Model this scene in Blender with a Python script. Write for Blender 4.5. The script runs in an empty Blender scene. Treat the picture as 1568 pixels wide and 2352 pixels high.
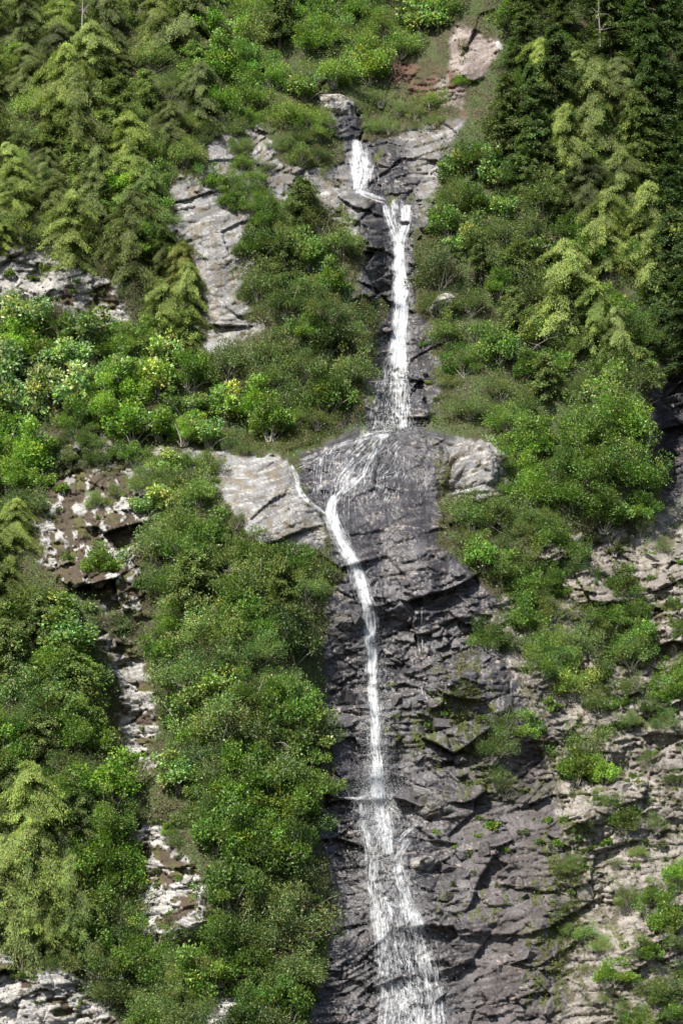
import bpy, bmesh, math, random
import numpy as np
from mathutils import Vector, Matrix

random.seed(7)
R = math.radians
SC = bpy.context.scene
COL = SC.collection

# ------------------------------------------------------------------ camera, sky, sun, exposure
CAM = np.array([0.0, -200.0, 3.0]); PITCH = R(14.0); FPX = 5600.0      # photo grid is 1568 x 2352
cam_d = bpy.data.cameras.new('camera'); cam = bpy.data.objects.new('camera', cam_d); COL.objects.link(cam)
cam.location = CAM; cam.rotation_euler = (R(90) + PITCH, 0, 0)
cam_d.sensor_fit = 'VERTICAL'; cam_d.sensor_height = 36.0; cam_d.lens = FPX / 2352.0 * 36.0
cam_d.clip_start = 1.0; cam_d.clip_end = 2000.0
SC.camera = cam
SUN_EL, SUN_AZ = R(46), R(-34)     # azimuth measured from the direction behind the camera, negative = left
sd = Vector((math.sin(SUN_AZ) * math.cos(SUN_EL), -math.cos(SUN_AZ) * math.cos(SUN_EL), math.sin(SUN_EL)))
w = bpy.data.worlds.new('World'); SC.world = w; w.use_nodes = True
nt = w.node_tree; sky = nt.nodes.new('ShaderNodeTexSky'); sky.sky_type = 'NISHITA'; sky.sun_disc = False
sky.sun_elevation = SUN_EL; sky.sun_rotation = math.atan2(sd.x, sd.y)
bg = nt.nodes['Background']; bg.inputs['Strength'].default_value = 0.085
nt.links.new(sky.outputs[0], bg.inputs[0])
sun_l = bpy.data.lights.new('sun', 'SUN'); sun_l.energy = 5.0; sun_l.angle = R(0.5); sun_l.color = (1.0, 0.94, 0.83)
sun = bpy.data.objects.new('sun', sun_l); COL.objects.link(sun)
sun.rotation_euler = sd.to_track_quat('Z', 'Y').to_euler()
SC.view_settings.view_transform = 'Standard'; SC.view_settings.look = 'None'
SC.view_settings.exposure = 1.12; SC.view_settings.gamma = 1.0
SC.render.engine = 'CYCLES'
SC.cycles.max_bounces = 6; SC.cycles.transparent_max_bounces = 64

# ------------------------------------------------------------------ numpy noise
def hsh(ix, iy, seed):
    h = (ix.astype(np.int64) * 374761393 + iy.astype(np.int64) * 668265263 + seed * 1442695041) & 0xFFFFFFFF
    h = ((h ^ (h >> 13)) * 1274126177) & 0xFFFFFFFF
    h = ((h ^ (h >> 16)) * 2246822519) & 0xFFFFFFFF
    return ((h ^ (h >> 15)) & 0xFFFFFF) / float(0xFFFFFF)
def vn(x, y, seed=0):
    ix = np.floor(x); iy = np.floor(y); fx = x - ix; fy = y - iy
    fx = fx * fx * fx * (fx * (fx * 6 - 15) + 10); fy = fy * fy * fy * (fy * (fy * 6 - 15) + 10)
    a = hsh(ix, iy, seed); b = hsh(ix + 1, iy, seed); c = hsh(ix, iy + 1, seed); d = hsh(ix + 1, iy + 1, seed)
    return (a * (1 - fx) + b * fx) * (1 - fy) + (c * (1 - fx) + d * fx) * fy
def fbm(x, y, seed=0, oc=4, g=0.5):
    s = 0; a = 1; t = 0
    for i in range(oc):
        s = s + a * vn(x * 2 ** i + 17.3 * i, y * 2 ** i - 9.1 * i, seed + i); t += a; a *= g
    return s / t
def facets(x, y, cx, cy, ang, seed, tilt=1.0, warp=0.5):
    """angular broken blocks: every cell is its own tilted plane"""
    wx = x + (fbm(x / cx * .8, y / cx * .8, seed + 50, 3) - .5) * cx * warp
    wy = y + (fbm(x / cy * .5, y / cy * .5, seed + 60, 3) - .5) * cy * warp
    ca, sa = math.cos(ang), math.sin(ang)
    px = (wx * ca + wy * sa) / cx; py = (-wx * sa + wy * ca) / cy
    ix = np.floor(px); iy = np.floor(py)
    best = np.full(x.shape, 1e9); val = np.zeros(x.shape); f2 = np.full(x.shape, 1e9)
    for i in (-1, 0, 1):
        for j in (-1, 0, 1):
            qx = ix + i; qy = iy + j
            dx = px - (qx + hsh(qx, qy, seed)); dy = py - (qy + hsh(qx, qy, seed + 1))
            d = dx * dx + dy * dy
            v = hsh(qx, qy, seed + 2) - .5 + tilt * (dx * (hsh(qx, qy, seed + 3) - .5) + dy * (hsh(qx, qy, seed + 4) - .5))
            m = d < best
            f2 = np.where(m, best, np.minimum(f2, d)); val = np.where(m, v, val); best = np.where(m, d, best)
    return val, np.sqrt(f2) - np.sqrt(best)
def sstep(a, b, x):
    t = np.clip((x - a) / (b - a), 0, 1); return t * t * (3 - 2 * t)
def poly_sd(U, V, P):
    """signed distance to polygon, positive inside"""
    inside = np.zeros(U.shape, bool); dmin = np.full(U.shape, 1e9); n = len(P)
    for i in range(n):
        x0, y0 = P[i]; x1, y1 = P[(i + 1) % n]
        ex, ey = x1 - x0, y1 - y0; L = ex * ex + ey * ey + 1e-9
        t = np.clip(((U - x0) * ex + (V - y0) * ey) / L, 0, 1)
        dmin = np.minimum(dmin, (U - x0 - t * ex) ** 2 + (V - y0 - t * ey) ** 2)
        c = ((y0 > V) != (y1 > V)) & (U < (x1 - x0) * (V - y0) / (y1 - y0 + 1e-12) + x0)
        inside ^= c
    d = np.sqrt(dmin); return np.where(inside, d, -d)

# ------------------------------------------------------------------ the cliff surface
def axis(lo, hi, step, ext):
    core = np.arange(lo, hi + .1, step); e = []; d = step; p = 0
    while p < ext: d = min(d * 1.15, 22); p += d; e.append(p)
    e = np.array(e); return np.concatenate([lo - e[::-1], core, core[-1] + e])
UA = axis(-30, 1600, 3.0, 520); VA = axis(-30, 2385, 3.0, 620)
U, V = np.meshgrid(UA, VA)
def ray(u, v):
    a = (u - 784.0) / FPX; b = -(v - 1176.0) / FPX
    cp, sp = math.cos(PITCH), math.sin(PITCH)
    return np.stack([a, cp - b * sp, sp + b * cp], -1)
N1 = fbm(U / 90, V / 90, 3, 4); N2 = fbm(U / 26, V / 26, 11, 4); N3 = fbm(U / 9, V / 9, 21, 3)
def mask(P, soft=8, rag=26):
    s = poly_sd(U, V, P) + (N2 - .5) * 2 * rag + (N3 - .5) * rag * .7
    return sstep(-soft, soft, s)
def gs(uc, vc, ru, rv, amp, p=2.0):
    return amp * np.exp(-((np.abs(U - uc) / ru) ** p + (np.abs(V - vc) / rv) ** p))

FALL_ROCK = [(740,205),(805,225),(825,262),(835,322),(1000,290),(1065,270),(1040,310),(1010,420),(1005,500),(945,535),(955,640),(960,720),(1000,760),(1025,850),(1030,905),(985,960),(965,992),(850,992),(830,905),(850,800),(885,720),(880,690),(815,685),(830,620),(845,560),(800,500),(780,430),(740,405),(790,370),(790,320),(735,285)]
UPPER_SLAB = [(385,420),(460,395),(475,320),(545,322),(560,400),(610,445),(600,490),(560,520),(555,545),(575,620),(548,690),(605,745),(560,775),(480,835),(465,800),(472,700),(455,650),(440,570),(400,530)]
UPPER_BAND = [(545,265),(600,300),(650,380),(720,392),(830,452),(840,520),(820,545),(740,495),(690,445),(620,455),(610,400),(565,330)]
TOP_ROCK = [(1035,40),(1090,70),(1150,100),(1115,170),(1075,190),(1060,250),(1000,240),(960,200),(1040,165),(1030,110)]
RUST = [(860,150),(960,145),(1060,180),(1060,255),(960,220),(880,190)]
DOME = [(690,1045),(780,1000),(850,985),(960,988),(1045,1008),(1020,1130),(1010,1250),(1100,1335),(1155,1390),(1100,1425),(1190,1550),(1235,1690),(1265,1765),(1300,1900),(1320,2060),(1300,2200),(1330,2440),(700,2440),(735,2250),(760,2150),(755,2050),(735,1870),(770,1800),(750,1650),(745,1500),(750,1400),(790,1320),(755,1250),(745,1200),(690,1110)]
SIDE_BOULDER = [(1045,1008),(1135,1008),(1168,1090),(1160,1155),(1080,1150),(1028,1130),(1030,1050)]
LEFT_SLAB = [(480,1030),(640,1048),(675,1075),(700,1140),(755,1235),(740,1255),(620,1285),(570,1232),(500,1120),(490,1080)]
LEDGE_ROCK = [(90,1000),(200,990),(280,1035),(480,1035),(480,1090),(330,1100),(300,1060),(200,1060),(110,1050)]
BROWN = [(110,1090),(330,1080),(330,1200),(320,1250),(330,1410),(250,1400),(180,1350),(95,1300),(85,1200)]
GULLY_A = [(215,1450),(300,1470),(340,1540),(360,1640),(350,1760),(300,1740),(265,1640),(280,1560)]
GULLY_B = [(290,1880),(360,1890),(420,1960),(475,2040),(470,2140),(400,2160),(330,2140),(320,2000)]
FOOT_ROCK = [(-60,2190),(110,2190),(200,2260),(260,2330),(330,2440),(-60,2440)]
FOOT_ROCK_B = [(480,2290),(560,2300),(560,2440),(440,2440)]
EDGE_ROCK = [(-60,565),(90,575),(160,610),(280,660),(300,720),(240,760),(120,700),(-60,690)]
RIGHT_ROCK = [(1200,1220),(1420,1230),(1620,1130),(1620,2440),(1330,2440),(1290,2440),(1290,2200),(1310,2060),(1290,1900),(1260,1765),(1230,1680),(1185,1545),(1100,1430),(1160,1390)]
GULLY_R = [(1490,850),(1620,800),(1620,1200),(1530,1160),(1500,1060)]
Ma = {k: mask(P, s, r) for k, P, s, r in (
    ('fall', FALL_ROCK, 6, 14), ('uslab', UPPER_SLAB, 6, 30), ('uband', UPPER_BAND, 6, 24), ('top', TOP_ROCK, 6, 16),
    ('rust', RUST, 14, 30), ('dome', DOME, 6, 14), ('boulder', SIDE_BOULDER, 5, 18), ('lslab', LEFT_SLAB, 5, 22),
    ('ledge', LEDGE_ROCK, 8, 22), ('brown', BROWN, 8, 26), ('ga', GULLY_A, 8, 26), ('gb', GULLY_B, 8, 26),
    ('foot', FOOT_ROCK, 8, 18), ('footb', FOOT_ROCK_B, 8, 22), ('edge', EDGE_ROCK, 8, 22), ('right', RIGHT_ROCK, 10, 34), ('gr', GULLY_R, 10, 20))}
ROCK = np.clip(np.maximum.reduce(list(Ma.values())), 0, 1)

Y = np.interp(V, [-700, 0, 300, 700, 985, 1400, 1800, 2352, 3000], [86, 56, 46, 35, 27.5, 17, 10, 0, -16])
led = np.interp(U, [-600, 90, 270, 480, 640, 700, 800, 960, 1050, 1150, 1300, 2200], [1000, 1000, 1035, 1040, 1052, 1045, 998, 990, 1004, 1005, 960, 950])
ledw = np.interp(U, [-600, 60, 300, 500, 1000, 1150, 1300, 2200], [.4, .6, 1, 1.6, 1.9, 1.5, .6, .3])
Y += ledw * (sstep(10, -14, V - led) * 2 - 1)                           # the big ledge across the middle
Y += .9 * sstep(10, -10, V - 458 - (U - 880) * .1) * gs(890, 440, 130, 400, 1, 4)
Y += .8 * sstep(10, -10, V - 1832) * gs(860, 1832, 150, 260, 1, 4)
Y += .6 * sstep(10, -10, V - 2095 + (U - 880) * .15) * gs(860, 2095, 170, 200, 1, 4)
under = 1415 + (U - 860) * .05 + (N1 - .5) * 50
Y += .45 * sstep(-6, 18, V - under) * gs(910, 1500, 190, 230, 1, 4)     # overhang below the dome
for a in ((860,1200,190,230,-3.6,2.2),(980,1340,180,130,-1.9,2.2),(610,1160,120,110,-2.2,2.4),(560,1800,180,620,-4.0,3),
          (1215,1330,160,190,-1.5,2),(1330,1100,150,140,-3.0,2),(1545,1010,48,190,7.0,2.5),(1570,450,60,420,4.0,2),(915,740,62,260,2.3,3),
          (500,600,100,230,-1.6,2.5),(690,720,130,210,-2.8,2.2),(310,1720,50,300,1.8,2),(400,2020,80,140,.8,2),(1095,1075,66,76,-2.0,3),
          (1030,695,30,26,-1.1,2.6),(780,245,42,40,-1.0,2.6),(1120,1700,90,120,-1.0,2),(1250,2000,260,180,-1.2,2),(820,1960,90,130,-.6,2),
          (1345,1880,110,60,-.9,2),(200,300,250,300,-2.5,2),(1320,400,160,300,-2.5,2),(100,1700,180,500,-2.5,2.4),(1480,2250,140,200,-2.4,2),
          (80,2290,120,60,-1.2,3),(1560,1720,70,120,-1.6,2),(965,1985,36,22,-.7,2.6),(800,1440,40,40,-.8,2),(220,1250,120,150,-1.0,2)):
    Y += gs(*a)
Y += (fbm(U / 230, V / 230, 77, 3) - .5) * 5.0                          # broad unevenness
# world-like coordinates for the rock structure
X0 = (U - 784) * .0385; Z0 = (2352 - V) * .0385
bend = (fbm(U / 260, V / 260, 5, 3) - .5) * 5.0
XS = X0 * math.cos(R(16)) + Z0 * math.sin(R(16)); ZS = -X0 * math.sin(R(16)) + Z0 * math.cos(R(16)) + bend      # along and across the foliation
smooth = np.clip(Ma['lslab'] * .8 + Ma['uslab'] * .65 + gs(860, 1160, 190, 170, .95, 4) * Ma['dome'] + gs(1150, 2080, 200, 250, .5, 4) * Ma['dome'], 0, .9)
rough = ROCK * (1 - smooth) + (1 - ROCK) * .25
foli = R(14) + (fbm(U / 400, V / 400, 5, 2) - .5) * .9
fA, eA = facets(X0, Z0, 6.0, 2.6, R(18), 100, 1.5, .3)
fB, eB = facets(X0, Z0, 2.6, 1.0, R(-14), 200, 1.6, .3)
fC, eC = facets(X0, Z0, 1.15, .42, R(22), 300, 1.5, .35)
fD, eD = facets(X0, Z0, .5, .24, R(-25), 400, 1.4, .6)
Y += rough * (fA * 1.5 + fB * .55 + fC * .14 + fD * .05) * (.5 + .9 * sstep(.35, .65, fbm(U / 130, V / 130, 71, 2)))
Y += smooth * ROCK * (fA * .45 + fB * .14 + fC * .04 + fD * .015)
Y += ROCK * (fbm(X0 / .6, Z0 / .25, 31, 3) - .5) * (.03 + .07 * rough)
rid = np.abs(fbm(X0 / 3.0 + Z0 / 5, Z0 / .5 - X0 / 5, 41, 3) - .5)
Y += rough * ROCK * (sstep(.05, 0, eA) * .30 + sstep(.06, 0, eB) * .16)
q1 = ZS / .85 + fbm(XS / 5, ZS / 3, 43, 3) * 2.2; q2 = ZS / .34 + fbm(XS / 2.5, ZS / 1.5, 44, 3) * 2.0
pm = sstep(.42, .58, fbm(XS / 3.2, ZS / 1.8, 45, 3)); pm2 = sstep(.45, .6, fbm(XS / 1.6, ZS / 1.0, 46, 3))
Y += ROCK * (.22 + .78 * rough) * ((q1 - np.floor(q1) - .5) * .34 * pm + (q2 - np.floor(q2) - .5) * .08 * pm2)
Y += ROCK * sstep(.05, .0, rid) * .16                                   # joints cut into the face

# pale rock standing proud of brown moss
solid = np.clip(Ma['foot'] + Ma['edge'] + Ma['ga'] + Ma['footb'] + Ma['gb'] * .6, 0, 1)
spk = fbm(X0 / .62 + 3, Z0 / .8, 61, 4, .6) * (1 - solid) + fbm(X0 / 1.9 + 3, Z0 / 1.0, 62, 4, .55) * solid
speckzone = np.clip(Ma['brown'] + Ma['ga'] + Ma['gb'] + Ma['foot'] * .9 + Ma['edge'] * .8 + Ma['ledge'] * .6 + Ma['footb'] + Ma['right'] * .7, 0, 1)
thr = .57 * Ma['brown'] + .45 * Ma['ga'] + .48 * Ma['gb'] + .36 * Ma['foot'] + .38 * Ma['edge'] + .45 * Ma['ledge'] + .48 * Ma['footb'] + .40 * Ma['right']
cnt = Ma['brown'] + Ma['ga'] + Ma['gb'] + Ma['foot'] + Ma['edge'] + Ma['ledge'] + Ma['footb'] + Ma['right'] + 1e-6
white = sstep(-.015, .03, spk - thr / cnt) * speckzone
Y -= .22 * white

def mixc(a, b, t): return a + (np.array(b) - a) * t[..., None]
soil = mixc(np.zeros(U.shape + (3,)) + np.array((.038, .034, .016)), (.036, .048, .014), sstep(.4, .6, N2))
alb = soil
tone = .6 * fbm(XS / 2.6, ZS / .42, 91, 4) + .4 * fbm(X0 / 3, Z0 / 3, 92, 3); tone2 = fbm(XS / 1.7, ZS / .15, 95, 3); drip = fbm(X0 / .45 + ZS * .05, Z0 / 6, 97, 3)
grey = mixc(np.zeros(U.shape + (3,)) + np.array((.100, .099, .103)), (.185, .183, .186), sstep(.35, .65, tone))
grey = mixc(grey, (.115, .108, .10), sstep(.56, .70, drip) * .55)
grey = mixc(grey, (.33, .32, .305), sstep(.60, .72, tone2) * .6)
grey = mixc(grey, (.105, .085, .055), sstep(.53, .64, fbm(X0 / .7, Z0 / .6, 120, 5, .6)) * .7)
darkr = mixc(np.zeros(U.shape + (3,)) + np.array((.018, .018, .023)), (.058, .056, .063), sstep(.35, .68, tone))
darkr = mixc(darkr, (.014, .013, .015), sstep(.50, .62, drip) * .7)
darkr = mixc(darkr, (.17, .155, .15), sstep(.62, .70, tone2) * .26)
vein = np.abs(fbm(X0 / 6 + Z0 / 7, Z0 / 1.3 - X0 / 6, 131, 4) - .5)
darkr = mixc(darkr, (.26, .215, .19), sstep(.010, .0, vein) * .8)
warm = mixc(np.zeros(U.shape + (3,)) + np.array((.124, .100, .092)), (.215, .184, .172), sstep(.38, .62, tone))
warm = mixc(warm, (.085, .07, .06), sstep(.55, .66, tone2) * .6)
brownm = mixc(np.zeros(U.shape + (3,)) + np.array((.050, .037, .025)), (.058, .056, .020), sstep(.5, .66, N2))
palew = mixc(np.zeros(U.shape + (3,)) + np.array((.30, .292, .28)), (.16, .155, .155), sstep(.45, .6, tone2))
def lay(alb, col, m): return alb + (col - alb) * m[..., None]
alb = lay(alb, grey, np.clip(Ma['uband'] + Ma['uslab'] + Ma['lslab'] + Ma['boulder'], 0, 1))
alb = lay(alb, warm, Ma['top'])
wetmix = np.clip(Ma['dome'], 0, 1)
alb = lay(alb, mixc(darkr, (.13, .12, .125), np.full(U.shape, .10)), wetmix)
dry = np.clip(sstep(1000, 1190, U + (N1 - .5) * 220 + (V - 1900) * .12) * sstep(1690, 1790, V + (N1 - .5) * 160), 0, 1) * Ma['dome']
alb = lay(alb, darkr * .6 + warm * .36, dry * .75)
fallw = Ma['fall']; fdry = np.clip(sstep(40, 95, np.abs(U - 905 + np.clip(460 - V, 0, 300) * .35) + (N2 - .5) * 60), 0, 1) * sstep(560, 470, V)
alb = lay(alb, darkr, fallw); alb = lay(alb, grey * .85, fallw * fdry * .9)
alb = lay(alb, warm, Ma['right']); alb = lay(alb, darkr, Ma['gr'])  # right gully coloured as dark rock, its shade put into the colour
alb = lay(alb, brownm, np.clip(Ma['brown'] + Ma['ga'] + Ma['gb'] + Ma['foot'] + Ma['edge'] + Ma['ledge'] + Ma['footb'], 0, 1))
alb = lay(alb, brownm * np.array((.9, 1.15, .75)), Ma['right'] * (1 - white) * .75)
alb = lay(alb, palew, white * (1 - Ma['right'] * .65))
alb = lay(alb, np.zeros(U.shape + (3,)) + np.array((.075, .042, .030)), Ma['rust'] * sstep(.42, .58, N2))
# moss on the wet face, in patches of its own
mossz = np.clip(gs(1060,1620,70,120,1) + gs(960,1690,110,50,.9) + gs(1290,1990,60,170,.9) + gs(845,830,26,180,1.2) + gs(980,600,30,130,1.1) + gs(1130,1800,110,60,.6)
                + gs(1100,2080,120,40,.7) + gs(1250,2230,70,120,.7) + gs(890,355,40,30,.8) + gs(760,490,50,25,.9) + gs(1010,890,26,90,1) + gs(1010,1090,16,70,.9) + gs(905,455,60,16,.8), 0, 1)
mm = sstep(.54, .68, fbm(X0 / .5, Z0 / .9, 151, 5, .65) + (mossz - .5) * .24) * sstep(.1, .4, mossz) * ROCK
alb = lay(alb, np.zeros(U.shape + (3,)) + np.array((.052, .058, .018)), mm)
alb = alb * (.80 + .40 * fbm(X0 / .25, Z0 / .25, 161, 2))[..., None]
wet = np.clip((Ma['dome'] * (1 - dry * .85) + Ma['fall'] * (1 - fdry)), 0, 1) * (1 - mm)

P = CAM + ray(U, V) * ((Y - CAM[1]) / ray(U, V)[..., 1])[..., None]
def blur(A, k):
    for _ in range(2):
        for ax in (0, 1):
            c = np.cumsum(np.pad(A, [(k + 1, k) if i == ax else (0, 0) for i in (0, 1)], mode='edge'), axis=ax)
            A = (np.take(c, range(2 * k + 1, c.shape[ax]), ax) - np.take(c, range(0, c.shape[ax] - 2 * k - 1), ax)) / (2 * k + 1)
    return A
YS = blur(Y, 5); YB = blur(Y, 14)
def samp(A, u, v):
    u = np.asarray(u, float); v = np.asarray(v, float)
    i = np.clip(np.searchsorted(UA, u) - 1, 0, len(UA) - 2); j = np.clip(np.searchsorted(VA, v) - 1, 0, len(VA) - 2)
    a = (u - UA[i]) / (UA[i + 1] - UA[i]); b = (v - VA[j]) / (VA[j + 1] - VA[j])
    return (A[j, i] * (1 - a) + A[j, i + 1] * a) * (1 - b) + (A[j + 1, i] * (1 - a) + A[j + 1, i + 1] * a) * b
def pos(u, v, A=None, off=0.0):
    y = samp(Y if A is None else A, u, v) + off; d = ray(np.asarray(u, float), np.asarray(v, float))
    return CAM + d * ((y - CAM[1]) / d[..., 1])[..., None]

# ------------------------------------------------------------------ materials
def mat(name):
    m = bpy.data.materials.new(name); m.use_nodes = True
    return m, m.node_tree.nodes, m.node_tree.links, m.node_tree.nodes['Principled BSDF']
def nd(ns, t, **kw):
    n = ns.new(t)
    for k, v in kw.items(): setattr(n, k, v)
    return n
def rock_mat(name, attr=True, col=(.2, .2, .2), wetness=0.0):
    m, ns, ln, pb = mat(name)
    tc = nd(ns, 'ShaderNodeTexCoord')
    n1 = nd(ns, 'ShaderNodeTexNoise'); n1.inputs['Scale'].default_value = 5.5; n1.inputs['Detail'].default_value = 5; n1.inputs['Roughness'].default_value = .65
    n2 = nd(ns, 'ShaderNodeTexVoronoi'); n2.inputs['Scale'].default_value = 3.2
    ln.new(tc.outputs['Object'], n1.inputs['Vector']); ln.new(tc.outputs['Object'], n2.inputs['Vector'])
    mr = nd(ns, 'ShaderNodeMapRange'); mr.inputs[1].default_value = .3; mr.inputs[2].default_value = .7; mr.inputs[3].default_value = .62; mr.inputs[4].default_value = 1.38
    ln.new(n1.outputs['Fac'], mr.inputs[0])
    mx = nd(ns, 'ShaderNodeVectorMath', operation='SCALE')
    if attr:
        at = nd(ns, 'ShaderNodeAttribute', attribute_name='albedo'); ln.new(at.outputs['Color'], mx.inputs[0])
    else:
        oi = nd(ns, 'ShaderNodeObjectInfo'); ln.new(oi.outputs['Color'], mx.inputs[0])
    ln.new(mr.outputs[0], mx.inputs['Scale']); ln.new(mx.outputs[0], pb.inputs['Base Color'])
    bp = nd(ns, 'ShaderNodeBump'); bp.inputs['Strength'].default_value = .5; bp.inputs['Distance'].default_value = .12
    ad = nd(ns, 'ShaderNodeMath', operation='ADD'); ln.new(n1.outputs['Fac'], ad.inputs[0]); ln.new(n2.outputs['Distance'], ad.inputs[1])
    ln.new(ad.outputs[0], bp.inputs['Height']); ln.new(bp.outputs[0], pb.inputs['Normal'])
    ro = nd(ns, 'ShaderNodeMapRange'); ro.inputs[3].default_value = .85; ro.inputs[4].default_value = .42
    if attr: ln.new(at.outputs['Alpha'], ro.inputs[0])
    else: ro.inputs[0].default_value = wetness
    ln.new(ro.outputs[0], pb.inputs['Roughness'])
    pb.inputs['Specular IOR Level'].default_value = .32
    return m
M_CLIFF = rock_mat('cliff_rock')
M_STONE = rock_mat('loose_stone', False, wetness=.1)
M_WETST = rock_mat('wet_stone', False, wetness=.9)

def leaf_mat(name, gloss=.06, trans=.33, rough=.45):
    m, ns, ln, pb = mat(name); ns.remove(pb); out = ns['Material Output']
    oi = nd(ns, 'ShaderNodeObjectInfo'); at = nd(ns, 'ShaderNodeAttribute', attribute_name='tint')
    mul = nd(ns, 'ShaderNodeMix', data_type='RGBA', blend_type='MULTIPLY'); mul.inputs[0].default_value = 1
    ln.new(oi.outputs['Color'], mul.inputs[6]); ln.new(at.outputs['Color'], mul.inputs[7])
    df = nd(ns, 'ShaderNodeBsdfDiffuse'); tr = nd(ns, 'ShaderNodeBsdfTranslucent'); gl = nd(ns, 'ShaderNodeBsdfGlossy')
    gl.inputs['Roughness'].default_value = rough
    warm_ = nd(ns, 'ShaderNodeMix', data_type='RGBA', blend_type='MULTIPLY'); warm_.inputs[0].default_value = 1
    ln.new(mul.outputs[2], warm_.inputs[6]); warm_.inputs[7].default_value = (1.15, 1.35, .55, 1)
    ln.new(mul.outputs[2], df.inputs['Color']); ln.new(warm_.outputs[2], tr.inputs['Color'])
    m1 = nd(ns, 'ShaderNodeMixShader'); m1.inputs[0].default_value = trans; ln.new(df.outputs[0], m1.inputs[1]); ln.new(tr.outputs[0], m1.inputs[2])
    m2 = nd(ns, 'ShaderNodeMixShader'); m2.inputs[0].default_value = gloss; ln.new(m1.outputs[0], m2.inputs[1]); ln.new(gl.outputs[0], m2.inputs[2])
    ln.new(m2.outputs[0], out.inputs['Surface']); return m
M_LEAF = leaf_mat('broad_leaf', .035, .38, .55); M_NEEDLE = leaf_mat('conifer_spray', .02, .32, .6); M_GRASS = leaf_mat('grass_blade', .03, .4, .6)
def bark_mat(name, a, b):
    m, ns, ln, pb = mat(name); n = nd(ns, 'ShaderNodeTexNoise'); n.inputs['Scale'].default_value = 7; n.inputs['Detail'].default_value = 4
    tc = nd(ns, 'ShaderNodeTexCoord'); ln.new(tc.outputs['Object'], n.inputs['Vector'])
    mx = nd(ns, 'ShaderNodeMix', data_type='RGBA'); mx.inputs[6].default_value = (*a, 1); mx.inputs[7].default_value = (*b, 1)
    ln.new(n.outputs['Fac'], mx.inputs[0]); ln.new(mx.outputs[2], pb.inputs['Base Color']); pb.inputs['Roughness'].default_value = .9; return m
M_BARK = bark_mat('bark', (.07, .055, .04), (.16, .13, .105)); M_STEM = bark_mat('grey_stem', (.12, .11, .09), (.30, .28, .25)); M_DEAD = bark_mat('bleached_wood', (.16, .145, .125), (.30, .275, .245))
def water_mat(name, dens):
    m, ns, ln, pb = mat(name)
    pb.inputs['Base Color'].default_value = (.70, .73, .77, 1); pb.inputs['Roughness'].default_value = .45
    pb.inputs['Subsurface Weight'].default_value = 0
    tc = nd(ns, 'ShaderNodeTexCoord'); mp = nd(ns, 'ShaderNodeMapping'); mp.inputs['Scale'].default_value = (4.5, 1.5, .8)
    n = nd(ns, 'ShaderNodeTexNoise'); n.inputs['Scale'].default_value = 1.6; n.inputs['Detail'].default_value = 6; n.inputs['Roughness'].default_value = .7
    ln.new(tc.outputs['Object'], mp.inputs[0]); ln.new(mp.outputs[0], n.inputs['Vector'])
    mr = nd(ns, 'ShaderNodeMapRange'); mr.inputs[1].default_value = .62 - dens * .35; mr.inputs[2].default_value = .78 - dens * .3
    ln.new(n.outputs['Fac'], mr.inputs[0]); ln.new(mr.outputs[0], pb.inputs['Alpha'])
    return m
M_W = water_mat('white_water', .62); M_WF = water_mat('thin_water', .46)
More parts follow.
